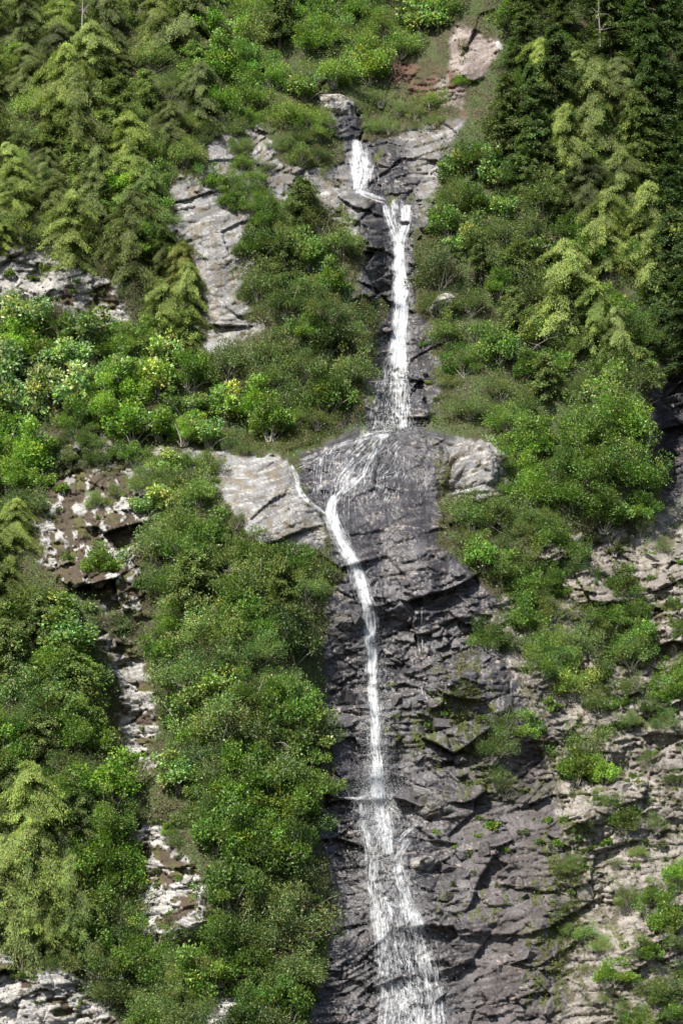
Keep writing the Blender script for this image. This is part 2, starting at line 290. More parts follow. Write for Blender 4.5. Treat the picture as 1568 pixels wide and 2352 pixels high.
def veil_mat(name):
    m, ns, ln, pb = mat(name); ns.remove(pb); out = ns['Material Output']
    at = nd(ns, 'ShaderNodeAttribute', attribute_name='albedo'); sp = nd(ns, 'ShaderNodeSeparateXYZ'); ln.new(at.outputs['Vector'], sp.inputs[0])
    def mth(op, a, b, c=None, clamp=False):
        n = nd(ns, 'ShaderNodeMath', operation=op); n.use_clamp = clamp
        for k, x in enumerate((a, b, c)):
            if x is None: continue
            if isinstance(x, (int, float)): n.inputs[k].default_value = x
            else: ln.new(x, n.inputs[k])
        return n.outputs[0]
    def streak(sx, sy, det, off):
        cb = nd(ns, 'ShaderNodeCombineXYZ'); ln.new(mth('MULTIPLY', sp.outputs[0], sx), cb.inputs[0]); ln.new(mth('MULTIPLY', sp.outputs[1], sy), cb.inputs[1]); cb.inputs[2].default_value = off
        n = nd(ns, 'ShaderNodeTexNoise'); n.inputs['Scale'].default_value = 1; n.inputs['Detail'].default_value = det; n.inputs['Roughness'].default_value = .62
        ln.new(cb.outputs[0], n.inputs['Vector']); return n.outputs['Fac']
    f = mth('MULTIPLY_ADD', streak(5.5, .34, 6, 0), 3.3, -1.65)
    f = mth('ADD', f, mth('MULTIPLY_ADD', streak(2.4, 1.3, 5, 9), 2.4, -1.2))
    f = mth('ADD', f, mth('MULTIPLY_ADD', at.outputs['Alpha'], 1.45, -1.02))
    f = mth('ADD', f, mth('MINIMUM', mth('MULTIPLY_ADD', sp.outputs[2], 1.5, -.9), 0.0))
    ed = nd(ns, 'ShaderNodeMapRange', interpolation_type='SMOOTHSTEP'); ed.inputs[2].default_value = .75; ln.new(mth('MULTIPLY_ADD', mth('MULTIPLY_ADD', streak(4.0, .5, 3, 21), 1.0, -.5), mth('MINIMUM', mth('MULTIPLY', sp.outputs[2], 4.0), .9), sp.outputs[2]), ed.inputs[0])
    a = mth('MULTIPLY', mth('MULTIPLY', f, .85, None, True), mth('MULTIPLY', ed.outputs[0], .86))
    df = nd(ns, 'ShaderNodeBsdfDiffuse'); df.inputs[0].default_value = (.74, .765, .80, 1); tr = nd(ns, 'ShaderNodeBsdfTranslucent'); tr.inputs[0].default_value = (.74, .77, .82, 1)
    mx = nd(ns, 'ShaderNodeMixShader'); mx.inputs[0].default_value = .35; ln.new(df.outputs[0], mx.inputs[1]); ln.new(tr.outputs[0], mx.inputs[2])
    tp = nd(ns, 'ShaderNodeBsdfTransparent'); m2 = nd(ns, 'ShaderNodeMixShader'); ln.new(a, m2.inputs[0]); ln.new(tp.outputs[0], m2.inputs[1]); ln.new(mx.outputs[0], m2.inputs[2])
    ln.new(m2.outputs[0], out.inputs['Surface']); return m
M_VEIL = veil_mat('water_veil')
M_SPRAY, _ns, _ln, _pb = mat('spray_drop'); _pb.inputs['Base Color'].default_value = (.9, .93, .96, 1); _pb.inputs['Alpha'].default_value = .5; _pb.inputs['Roughness'].default_value = .3

# ------------------------------------------------------------------ mesh helpers
def np_mesh(name, verts, faces, m, tint=None, attr=None, smooth=False):
    me = bpy.data.meshes.new(name); n = len(verts); k = faces.shape[1]; nf = len(faces)
    me.vertices.add(n); me.vertices.foreach_set('co', np.ascontiguousarray(verts, np.float32).ravel())
    me.loops.add(nf * k); me.loops.foreach_set('vertex_index', np.ascontiguousarray(faces, np.int32).ravel())
    me.polygons.add(nf); me.polygons.foreach_set('loop_start', np.arange(0, nf * k, k, dtype=np.int32))
    me.polygons.foreach_set('loop_total', np.full(nf, k, np.int32))
    if smooth: me.polygons.foreach_set('use_smooth', np.ones(nf, bool))
    for nm, c in (('tint', tint), ('albedo', attr)):
        if c is not None:
            a = me.color_attributes.new(nm, 'FLOAT_COLOR', 'POINT'); a.data.foreach_set('color', np.ascontiguousarray(c, np.float32).ravel())
    me.update(calc_edges=True); me.materials.append(m); return me
def link(name, data, parent=None, **props):
    o = bpy.data.objects.new(name, data); COL.objects.link(o)
    if parent is not None: o.parent = parent
    for k, v in props.items(): o[k] = v
    return o
def leaves(c, d, nrm, L, W, fold=.25):
    """leaf blades: c base points, d unit directions, nrm approx normals, lengths, widths -> verts (4 each), quads"""
    s = np.cross(d, nrm); s /= np.linalg.norm(s, axis=1)[:, None] + 1e-9; n2 = np.cross(s, d)
    L = L[:, None]; W = W[:, None]
    v = np.stack([c, c + d * L * .55 + s * W * .5 + n2 * W * fold, c + d * L, c + d * L * .55 - s * W * .5 + n2 * W * fold], 1).reshape(-1, 3)
    f = np.arange(len(v)).reshape(-1, 4); return v, f
def unit(a): return a / (np.linalg.norm(a, axis=-1, keepdims=True) + 1e-9)
def tubes(chains, k=5):
    """chains: list of (points Nx3, radii N)"""
    V_, F_ = [], []; b = 0
    for p, r in chains:
        p = np.asarray(p, float); t = unit(np.gradient(p, axis=0)); ref = np.array([.3, .95, .1])
        s = unit(np.cross(t, ref)); q = np.cross(t, s); a = np.arange(k) * 2 * math.pi / k
        ring = p[:, None] + (s[:, None] * np.cos(a)[None, :, None] + q[:, None] * np.sin(a)[None, :, None]) * np.asarray(r)[:, None, None]
        V_.append(ring.reshape(-1, 3)); n = len(p); i = np.arange(n - 1)[:, None] * k; j = np.arange(k)[None]; j2 = (j + 1) % k
        F_.append((b + np.stack([i + j, i + j2, i + k + j2, i + k + j], -1)).reshape(-1, 4)); b += n * k
    return np.concatenate(V_), np.concatenate(F_)

# ------------------------------------------------------------------ cliff object
nu, nv = len(UA), len(VA)
I = np.arange(nu * nv).reshape(nv, nu)
quads = np.stack([I[:-1, :-1], I[1:, :-1], I[1:, 1:], I[:-1, 1:]], -1).reshape(-1, 4)
me = np_mesh('cliff', P.reshape(-1, 3), quads, M_CLIFF, attr=np.concatenate([alb, wet[..., None]], -1).reshape(-1, 4))
cliff = link('cliff', me, kind='structure', label='steep rock face behind the waterfall, dark where wet and pale grey where dry')

# loose blocks and slabs of the face
def block(rng, sx, sy, sz):
    bm = bmesh.new()
    for _ in range(15):
        p = unit(rng.normal(size=3)) * rng.uniform(.82, 1.0); p = np.sign(p) * np.abs(p) ** .6
        bm.verts.new(p * np.array((sx, sy, sz)))
    r = bmesh.ops.convex_hull(bm, input=bm.verts)
    bmesh.ops.delete(bm, geom=[g for g in r['geom_interior'] if isinstance(g, bmesh.types.BMVert)], context='VERTS')
    me = bpy.data.meshes.new('rock'); bm.to_mesh(me); bm.free(); me.materials.append(M_STONE); return me
rg = np.random.default_rng(5)
BL = [block(rg, 1, .8, .55) for _ in range(5)] + [block(rg, 1, .7, .3) for _ in range(4)] + [block(rg, .7, .6, .8) for _ in range(3)]
BLW = []
for b in BL:
    c = b.copy(); c.materials.clear(); c.materials.append(M_WETST); BLW.append(c)
def rocks(Pl, n, smin, smax, seed, wetp=False, tilt=.25):
    r = np.random.default_rng(seed); xs = [p[0] for p in Pl]; ys = [p[1] for p in Pl]; k = 0
    u = r.uniform(max(-40, min(xs)), min(1610, max(xs)), n * 6); v = r.uniform(max(-20, min(ys)), min(2380, max(ys)), n * 6)
    ok = poly_sd(u, v, Pl) > 6
    for a, b in list(zip(u[ok], v[ok]))[:n]:
        s = smin * (smax / smin) ** (r.uniform() ** 1.8)
        o = link('rock', (BLW if wetp else BL)[r.integers(len(BL))], cliff)
        o.location = pos(a, b, YS, .12 * s); o.scale = (s, s, s * r.uniform(.7, 1.1))
        o.rotation_euler = (r.normal() * .25 - .2, tilt * r.normal() - .12, r.uniform(0, 6.3))
        c = samp(alb, [a], [b])[0] if False else alb[np.clip(np.searchsorted(VA, b), 0, nv - 1), np.clip(np.searchsorted(UA, a), 0, nu - 1)]
        c = .5 * c + .5 * np.array((.055, .050, .055) if wetp else (.20, .185, .175)); o.color = (*c, 1)
rocks([(760,1400),(1080,1420),(1220,1680),(1240,1780),(960,1820),(770,1780)], 55, .35, 1.3, 1, True)
rocks([(960,1820),(1250,1780),(1310,2000),(1300,2200),(1310,2352),(1020,2352),(960,2100)], 45, .35, 1.3, 2, True)
rocks([(745,1860),(840,1860),(860,2352),(725,2352),(760,2100)], 16, .3, .9, 3, True)
rocks([(1200,1240),(1568,1180),(1568,2000),(1430,2110),(1310,2250),(1300,1900),(1240,1700)], 75, .35, 1.3, 4)
rocks([(0,2200),(160,2250),(260,2352),(0,2352)], 7, .35, 1.0, 6)
rocks(GULLY_A, 6, .25, .8, 7); rocks(GULLY_B, 8, .25, .8, 8); rocks(EDGE_ROCK, 5, .3, 1.0, 9); rocks(BROWN, 5, .2, .5, 10)
rocks([(850,330),(1010,330),(1000,520),(960,700),(1020,880),(960,960),(850,960)], 22, .3, .9, 12, True)

# single boulders standing out of the face
def boulder(u, v, hw, hh, dep, label, seed, tone_=1.0, off=.0, roll=0.0):
    bm = bmesh.new(); bmesh.ops.create_icosphere(bm, subdivisions=6, radius=1.0)
    n = np.array([x.co[:] for x in bm.verts]); F = np.array([[q.index for q in f.verts] for f in bm.faces]); bm.free()
    r = np.random.default_rng(seed); rad = np.full(len(n), 9.0)
    for k in range(16):                                    # cut by random planes, so it has broad flat sides and worn edges
        d_ = unit(r.normal(size=3)); d_[1] = -abs(d_[1]) if k < 9 else d_[1]; c_ = n @ unit(d_); h_ = r.uniform(.72, 1.0)
        rad = -np.logaddexp(-rad * 14, -np.where(c_ > .05, h_ / np.maximum(c_, .05), 9.0) * 14) / 14
    p = n * rad[:, None]; a_ = np.arctan2(n[:, 0], -n[:, 1]); q_ = p * np.array((hw, dep, hh)) * .0385
    fv, fe = facets(q_[:, 0] + q_[:, 1] * .6, q_[:, 2] + q_[:, 1] * .4, 1.1, .6, R(20), 700 + seed, 1.4, .5)
    p = q_ + n * (fv * .22 - sstep(.07, 0, fe) * .07 + (fbm(q_[:, 0] / .4 + q_[:, 1], q_[:, 2] / .4, 720 + seed, 3) - .5) * .16)[:, None]
    t_ = fbm(q_[:, 0] / .8 + q_[:, 1] / 2, q_[:, 2] / .35, 740 + seed, 4); al = np.array((.135, .132, .135)) * (1 - sstep(.4, .65, t_))[:, None] + np.array((.26, .25, .24)) * sstep(.4, .65, t_)[:, None]
    b_ = sstep(.56, .66, fbm(q_[:, 0] / .6, q_[:, 2] / .7 + q_[:, 1], 760 + seed, 4))[:, None]; al = (al * (1 - .75 * b_) + np.array((.07, .055, .035)) * .75 * b_) * tone_
    o = link('boulder', np_mesh('boulder', p, F, M_CLIFF, attr=np.concatenate([al, np.full((len(al), 1), .1)], 1)), label=label, category='boulder')
    o.location = pos(u, v, YS, off); o.rotation_euler = (0, roll, 0)
boulder(1098, 1085, 68, 80, 60, 'big rounded grey boulder at the right rim of the dark dome', 1, 1.0, .4, R(-14))
boulder(1030, 694, 30, 26, 26, 'small knobbly grey boulder in the bushes right of the tall fall', 2, 1.1, .2, R(10))
boulder(782, 246, 44, 42, 40, 'grey rock knob above and left of the first fall', 3, 1.05, .3)
boulder(968, 1985, 40, 22, 40, 'flat topped pale boulder just right of the lower cascades', 4, .9, .3, R(-4))
boulder(1135, 1490, 20, 16, 20, 'small pale boulder under the right rim of the dome', 5, 1.1, .1)
boulder(1310, 1245, 26, 20, 24, 'pale boulder below the big rounded alder clump', 6, 1.1, .1, R(12))
boulder(985, 528, 36, 18, 30, 'dark jutting block beside the second fall', 7, .55, .1, R(6))
boulder(1000, 1850, 52, 40, 40, 'dark blocky boulder right of the splash', 8, .5, .35, R(18))
boulder(788, 1432, 34, 30, 30, 'dark rounded rock just left of the middle chute', 9, .45, .4, R(-15))

# ------------------------------------------------------------------ plants: prototypes
def tint_cols(rng, n, var=.28, pale=0.0, palec=(3.2, 2.6, 5.0)):
    g = rng.normal(1, var, n).clip(.35, 1.9); c = np.stack([g * rng.normal(1, .16, n), g, g * rng.normal(1, .12, n), np.ones(n)], -1)
    if pale:
        k = rng.uniform(size=n) < pale; c[k, :3] *= np.array(palec) * rng.uniform(.6, 1.1, (k.sum(), 1))  # whitened leaves: pale undersides, and the shine of glossy leaves put into colour
    return np.repeat(c, 4, axis=0)
def make_shrub(rng, Rr=1.6, H=2.6, ncl=34, per=120, leaf=.17, slim=.6, pale=0.0, up=.45, spiky=0.0):
    lf = rng.uniform(.78, 1.4); leaf *= lf; per = int(per * .95 / lf ** 1.5); H *= rng.uniform(.8, 1.25)
    d = rng.normal(size=(ncl, 3)); d[:, 2] = np.abs(d[:, 2]) * .9 + .02; d = unit(d); rr = rng.uniform(.3, 1.05, ncl) ** .7
    az_ = np.arctan2(d[:, 1], d[:, 0]); lob = 1 + .30 * np.sin(az_ * 3 + rng.uniform(0, 6)) + .18 * np.sin(az_ * 5 + rng.uniform(0, 6)) + rng.normal(0, .10, ncl)
    cc = d * rr[:, None] * np.array((Rr, Rr, H * .82)) * lob[:, None]; cc[:, 2] += H * .10
    cr = Rr * rng.uniform(.14, .40, ncl)
    idx = np.repeat(np.arange(ncl), (per * (cr / cr.mean()) ** 2).astype(int)); n = len(idx)
    e = unit(rng.normal(size=(n, 3))); e[:, 2] = e[:, 2] * .8 + .15; rad = rng.uniform(.25, 1.12, n) ** .55
    c = cc[idx] + e * rad[:, None] * cr[idx][:, None]
    if spiky: c[:, 2] += rng.exponential(spiky, n) * (rng.uniform(size=n) < .2)
    od = unit(c * np.array((1, 1, .7)))
    dd = unit(e * .6 + od * .5 + rng.normal(size=(n, 3)) * .55 + np.array((0, 0, -.1)))
    nn = unit(np.array((0, 0, up)) + e * .5 + rng.normal(size=(n, 3)) * .5)
    L = leaf * rng.uniform(.6, 1.35, n); v, f = leaves(c, dd, nn, L, L * slim)
    clump = rng.normal(1, .20, ncl).clip(.5, 1.5); hueR = rng.normal(1, .12, ncl).clip(.75, 1.35)
    t = tint_cols(rng, n, .22, pale); t[:, :3] *= np.repeat(clump[idx], 4)[:, None]; t[:, 0] *= np.repeat(hueR[idx], 4)
    fm = np_mesh('foliage', v, f, M_LEAF, tint=t)
    ch = []
    for k in rng.choice(ncl, min(17, ncl), replace=False):
        b = np.array((rng.normal() * .15, rng.normal() * .15, -.5)); tt = np.linspace(0, 1, 5)[:, None]
        p = b * (1 - tt) + cc[k] * 1.12 * tt; p[:, 2] += .35 * np.sin(tt[:, 0] * math.pi) * .6; ch.append((p, np.linspace(.055, .014, 5)))
    v, f = tubes(ch, 4); sm = np_mesh('stems', v, f, M_STEM); return ('stems', sm), ('foliage', fm)
def make_conifer(rng, H=9, Rm=2.3, nb=70, npt=11, per=12, droop=.5, hang=.8, sl=.42, sw=.13, tipy=.85, lobe=.25):
    ph = rng.uniform(0, 6.28, 3)
    C_, D_, N_, L_, S_ = [], [], [], [], []; ch = [(np.stack([rng.normal(0, .03, 9).cumsum(), rng.normal(0, .03, 9).cumsum(), np.linspace(-1.0, H * .97, 9)], 1), np.linspace(.20, .02, 9))]
    tr = ch[0][0]
    for b in range(nb):
        t = (b + rng.uniform()) / nb; z = H * (.06 + .93 * t); az = rng.uniform(0, 6.283)
        L = (Rm * (1 - t) ** tipy * rng.uniform(.42, 1.15) * (1 + lobe * math.sin(az * 2 + ph[0] + t * 7) + lobe * .6 * math.sin(az * 3 + ph[1] - t * 13)) + .22)
        s = np.linspace(0, 1, npt); out = np.array((math.cos(az), math.sin(az)))
        px = np.interp(z, tr[:, 2], tr[:, 0]); py = np.interp(z, tr[:, 2], tr[:, 1])
        pts = np.stack([px + out[0] * L * s, py + out[1] * L * s, z + .12 * L * s - droop * L * s ** 1.7], 1)
        ch.append((pts[::2], np.linspace(.035, .008, len(pts[::2]))))
        m = np.repeat(np.arange(1, npt), per); n = len(m)
        side = np.array((-out[1], out[0], 0.)); sgn = rng.uniform(-1, 1, n)
        wdt = .34 * L * (1 - s[m] * .55) * .5
        c = pts[m] + side * (sgn * wdt)[:, None] + rng.normal(size=(n, 3)) * .13; c[:, 2] -= np.abs(sgn) * wdt * droop * .9
        outd = np.array((out[0], out[1], 0.))
        D_.append(unit(outd * (1 - hang * .6) + side * (sgn * .5)[:, None] + np.array((0, 0, -hang)) + rng.normal(size=(n, 3)) * .28))
        N_.append(unit(outd * hang + np.array((0, 0, 1 - hang * .6)) + rng.normal(size=(n, 3)) * .45)); C_.append(c)
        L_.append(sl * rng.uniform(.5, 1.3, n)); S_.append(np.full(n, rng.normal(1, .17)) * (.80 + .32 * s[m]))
    c, d, nn, L, sh = map(np.concatenate, (C_, D_, N_, L_, S_)); v, f = leaves(c, d, nn, L, L * sw / sl * rng.uniform(.7, 1.3, len(L)), .15)
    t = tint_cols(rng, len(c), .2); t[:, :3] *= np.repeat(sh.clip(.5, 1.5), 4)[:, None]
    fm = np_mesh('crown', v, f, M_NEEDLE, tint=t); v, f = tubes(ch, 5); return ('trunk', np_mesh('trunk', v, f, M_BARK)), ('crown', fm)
rg = np.random.default_rng(21)
PROTO = {
 'cedar': [make_conifer(rg, 7.6, 3.2, 115, 12, 40, .70, .95, .21, .052, .30, .45) for _ in range(4)],
 'hemlock': [make_conifer(rg, 10, 3.0, 110, 11, 22, .42, .40, .25, .095, .62) for _ in range(3)],
 'bush_conifer': [make_conifer(rg, 4.2, 2.0, 70, 10, 20, .35, .45, .20, .08, .42) for _ in range(3)],
 'alder': [make_shrub(rg, 1.8, 2.6, 52, 170, .14, .62, 0, .45, .12) for _ in range(4)],
 'fine': [make_shrub(rg, 1.8, 2.2, 56, 190, .105, .5, 0, .3, .16) for _ in range(4)],
 'pale': [make_shrub(rg, 1.6, 2.6, 36, 130, .19, .6, .42) for _ in range(3)],
 'twiggy': [make_shrub(rg, 1.5, 2.2, 34, 120, .11, .4, 0, .2, .25) for _ in range(3)],
 'herb': [make_shrub(rg, .85, .8, 14, 60, .17, .7) for _ in range(4)],
 'tree': [make_shrub(rg, 2.7, 4.6, 80, 130, .18, .6, .03) for _ in range(2)],
}
KEEP = [(GULLY_A, 42), (GULLY_B, 34), (BROWN, 6), (UPPER_SLAB, 12), (LEFT_SLAB, 10), (FALL_ROCK, 12), (EDGE_ROCK, 12), (FOOT_ROCK, 16), (SIDE_BOULDER, 6), (DOME, 42), (LEDGE_ROCK, 0), (UPPER_BAND, 4), (TOP_ROCK, 26)]
KIND = {  # kind: object name, category, describing words, default colour
 'cedar': ('cedar_tree', 'tree', 'drooping cedar', (.150, .165, .036)),
 'hemlock': ('hemlock_tree', 'tree', 'layered hemlock', (.042, .072, .026)),
 'bush_conifer': ('young_conifer', 'tree', 'bushy conifer', (.085, .105, .036)),
 'alder': ('alder_shrub', 'shrub', 'alder shrub', (.062, .125, .018)),
 'fine': ('fine_leaved_shrub', 'shrub', 'fine leaved shrub', (.085, .110, .032)),
 'pale': ('pale_leaved_shrub', 'shrub', 'pale leaved shrub', (.075, .125, .026)),
 'twiggy': ('twiggy_shrub', 'shrub', 'twiggy shrub', (.095, .088, .038)),
 'herb': ('small_plant', 'plant', 'low plant', (.075, .150, .022)),
 'tree': ('alder_tree', 'tree', 'rounded alder', (.062, .125, .022)),
}
PLANTS = []   # (zone phrase, kind, u, v, object, colour word)
def colour_word(c):
    r, g, b = c
    if r > g * 1.06: return 'brownish'
    if g < .075: return 'dark green'
    if r > g * .82: return 'yellow green' if g > .13 else 'olive green'
    if b > g * .42: return 'grey green'
    return 'bright green' if g > .125 else 'mid green'
_use = {}
def plant(kind, u, v, s, zone, col=None, rng=random, jit=.22):
    nm, cat, ph, dc = KIND[kind]; col = np.array(col or dc)
    k = rng.gauss(1, jit); c = np.clip(col * k * np.array((rng.gauss(1, .09), 1, rng.gauss(1, .1))), .01, .3)
    word = colour_word(c); c = c * {'cedar': 1.24, 'hemlock': 1.35, 'bush_conifer': 1.35, 'herb': 1.2}.get(kind, 1.56)
    c[0] = .88 * c[1] if word == 'brownish' else np.clip(c[0] * .98, .60 * c[1], (.77 if kind == 'cedar' else .74) * c[1]); c[2] = np.clip(c[2], .13 * c[1], .30 * c[1])
    _use[kind] = _use.get(kind, -1) + 1; parts = PROTO[kind][_use[kind] % len(PROTO[kind])]
    t = link(nm, None); t.empty_display_size = .3
    p = pos(u, v, YB if s > .5 else YS, 0.0); t.location = p
    t.rotation_euler = (rng.gauss(.10, .07), rng.gauss(0, .07), rng.uniform(0, 6.283)) if False else (0.0, 0.0, rng.uniform(0, 6.283))
    s *= {'cedar': 1.3, 'hemlock': 1.3, 'herb': 1.15}.get(kind, 1.32)
    if kind == 'cedar': s *= rng.uniform(.72, 1.15)
    t.scale = (s * rng.uniform(.88, 1.14), s * rng.uniform(.88, 1.14), s * rng.uniform(.85, 1.2))
    for pn, pm in parts:
        o = link(pn, pm, t); o.color = (*c, 1)
    PLANTS.append((zone, kind, u, v, t, word)); return t
ONROCK = ('the clump growing on the upper grey slab', 'the mossy crack in the lower right rock', 'the top of the brown rock', 'the rim of the brown rock', 'the broken crag on the right', 'the green shelf on the lower right rock', 'the patch left of the pale slab', 'the rocks below the topmost stream', 'the grassy bank above the first fall')
def fill(Pl, mix, spacing, zone, seed, smin, smax, dv=0):
    """dart throwing; mix = [(kind, weight, colour)]"""
    r = random.Random(seed); pts = []; xs = [p[0] for p in Pl]; ys = [p[1] for p in Pl]
    cand = np.array([(r.uniform(min(xs), max(xs)), r.uniform(min(ys), max(ys))) for _ in range(2500)])
    cand = cand[poly_sd(cand[:, 0], cand[:, 1], Pl) > spacing * .18]
    if zone not in ONROCK:
        big = 34 if mix[0][0] in ('cedar', 'hemlock') else 0
        for KP, kd_ in KEEP: cand = cand[poly_sd(cand[:, 0], cand[:, 1] + dv - (34 + big) * smax, KP) < -(kd_ + big) * smax]
    for c in cand:
        sp = spacing * r.uniform(.85, 1.15)
        if all((c[0] - q[0]) ** 2 + ((c[1] - q[1]) * .9) ** 2 > sp * sp for q in pts): pts.append(c)
    for c in sorted(pts, key=lambda q: q[1]):
        k, _, col = r.choices(mix, [m[1] for m in mix])[0]
        plant(k, c[0], c[1] + dv, r.uniform(smin, smax), zone, col, r)

YG = (.155, .170, .036); OL = (.105, .115, .034); BG = (.070, .150, .018); MG = (.052, .108, .018); DG = (.032, .060, .022)
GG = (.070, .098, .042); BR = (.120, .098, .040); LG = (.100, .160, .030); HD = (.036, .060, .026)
# -- upper left forest
fill([(-60,-80),(430,-80),(470,120),(480,290),(440,390),(330,400),(200,450),(-60,450)], [('cedar', 5, YG), ('cedar', 2, OL), ('fine', 1, OL)], 84, 'the upper left forest', 1, .70, .98, 70)
fill([(-60,430),(330,400),(380,450),(320,560),(190,610),(100,570),(-60,560)], [('cedar', 3, YG), ('cedar', 1, OL), ('bush_conifer', 1, MG)], 80, 'the lower edge of the left forest', 2, .55, .8, 40)
fill([(260,430),(335,430),(360,520),(405,590),(330,600),(260,540)], [('alder', 3, BG), ('alder', 1, LG)], 52, 'the bright patch beside the upper grey slab', 3, .75, 1.0, 20)
fill([(250,580),(440,590),(468,720),(450,820),(390,820),(330,720),(270,640)], [('bush_conifer', 3, (.125, .135, .036)), ('cedar', 2, YG)], 62, 'the slope left of the upper grey slab', 4, .5, .85, 40)
fill([(-60,-80),(430,-80),(470,120),(480,290),(440,390),(200,560),(-60,540)], [('fine', 3, (.125, .145, .036)), ('bush_conifer', 3, (.12, .14, .034)), ('alder', 1, MG)], 74, 'the undergrowth of the left forest', 51, .7, 1.0, 30)
fill([(1190,20),(1480,140),(1520,450),(1530,860),(1300,800),(1230,450),(1100,420)], [('fine', 2, MG), ('bush_conifer', 3, (.062, .088, .028)), ('alder', 2, MG)], 84, 'the undergrowth of the right forest', 52, .7, 1.0, 30)
# -- top centre thicket
fill([(440,-80),(1020,-80),(1030,50),(1000,110),(900,135),(860,170),(760,205),(735,320),(690,360),(640,330),(600,280),(540,250),(470,290),(460,120)], [('alder', 5, (.085, .148, .024)), ('fine', 3, (.102, .140, .030)), ('bush_conifer', 1, OL), ('pale', 1, None)], 58, 'the thicket above the first fall', 5, .85, 1.2, 22)
fill([(640,330),(740,300),(750,370),(690,385)], [('fine', 1, (.11, .12, .036))], 40, 'the grassy bank left of the first fall', 6, .55, .75, 10)
fill([(470,300),(560,270),(600,310),(590,360),(550,350),(545,320),(470,318)], [('fine', 2, OL), ('alder', 1, MG)], 42, 'rim above the upper grey slab', 7, .5, .7, 10)
fill([(480,410),(590,400),(615,455),(590,490),(500,480)], [('alder', 2, MG), ('fine', 2, MG)], 38, 'the clump growing on the upper grey slab', 8, .5, .7, 14)
fill([(870,225),(1000,230),(1010,290),(850,310),(830,270)], [('twiggy', 2, (.10, .125, .034)), ('fine', 2, (.10, .13, .03))], 44, 'the grassy bank above the first fall', 9, .4, .6, 8)
fill([(1030,170),(1075,165),(1060,230),(1030,200)], [('fine', 1, BG)], 34, 'the rocks below the topmost stream', 10, .4, .55, 4)
# -- upper right forest
fill([(1010,-80),(1180,-80),(1200,40),(1180,80),(1090,-10)], [('alder', 2, MG), ('hemlock', 2, DG)], 64, 'the trees beside the topmost stream', 11, .6, .9, 30)
fill([(1170,-80),(1440,-80),(1440,120),(1280,150),(1160,140)], [('hemlock', 5, (.048, .072, .030)), ('hemlock', 2, GG)], 76, 'the dark forest along the top', 12, .65, .95, 60)
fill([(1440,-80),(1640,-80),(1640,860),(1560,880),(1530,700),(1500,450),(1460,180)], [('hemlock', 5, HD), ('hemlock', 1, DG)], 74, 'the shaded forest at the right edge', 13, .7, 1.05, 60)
fill([(1185,130),(1260,130),(1240,300),(1260,440),(1110,430),(1120,300)], [('hemlock', 3, (.055, .085, .025)), ('alder', 2, MG), ('bush_conifer', 2, (.075, .100, .030))], 66, 'the upper slope right of the first fall', 14, .6, .9, 40)
fill([(1230,150),(1470,140),(1500,430),(1440,450),(1280,420),(1210,280)], [('cedar', 3, (.125, .15, .034)), ('cedar', 3, OL), ('hemlock', 2, (.06, .09, .028))], 80, 'the sunlit cedars on the right slope', 15, .75, 1.0, 80)
fill([(1030,330),(1090,330),(1180,430),(1260,450),(1250,620),(1080,600),(1000,500)], [('alder', 3, MG), ('pale', 3, (.062, .115, .026)), ('fine', 2, OL)], 58, 'the thicket right of the second fall', 16, .8, 1.1, 24)
fill([(1260,450),(1500,440),(1530,700),(1500,880),(1380,800),(1250,700)], [('cedar', 4, YG), ('bush_conifer', 2, OL), ('alder', 3, MG), ('pale', 1, None)], 76, 'the middle of the right slope', 17, .65, .95, 50)
fill([(970,600),(1060,580),(1250,620),(1260,720),(1380,810),(1500,890),(1300,940),(1120,970),(1020,970),(1035,850),(1000,740)], [('fine', 4, (.085, .105, .030)), ('alder', 3, MG), ('twiggy', 1, OL), ('bush_conifer', 1, OL)], 60, 'the slope right of the tall fall', 18, .7, 1.05, 22)
# -- knoll between grey slab and falls
fill([(570,540),(620,480),(690,445),(740,505),(815,550),(812,640),(790,700),(812,760),(818,900),(770,940),(690,950),(520,890),(490,830),(560,775),(605,745),(575,640)], [('fine', 5, (.088, .108, .036)), ('twiggy', 2, BR), ('alder', 3, MG), ('bush_conifer', 2, (.070, .092, .034))], 56, 'the knoll left of the tall fall', 19, .75, 1.1, 20)
# -- left ledge
fill([(-60,680),(120,700),(240,740),(250,900),(120,960),(-60,960)], [('pale', 6, (.085, .130, .036)), ('alder', 1, BG)], 62, 'the pale thicket at the left edge', 20, .9, 1.25, 24)
fill([(240,720),(330,740),(400,830),(500,890),(640,950),(640,1000),(460,1010),(270,1000),(130,980),(240,900)], [('alder', 5, BG), ('pale', 2, None), ('fine', 1, MG)], 58, 'the ledge above the brown rock', 21, .8, 1.1, 22)
fill([(640,950),(780,960),(750,1000),(660,1010)], [('fine', 2, (.10, .13, .03)), ('alder', 1, BG)], 44, 'the grassy ledge left of the dark dome', 22, .45, .65, 10)
fill([(300,1070),(490,1070),(500,1160),(330,1180)], [('pale', 3, (.085, .125, .032)), ('fine', 2, (.09, .12, .03))], 48, 'the patch left of the pale slab', 23, .6, .85, 14)
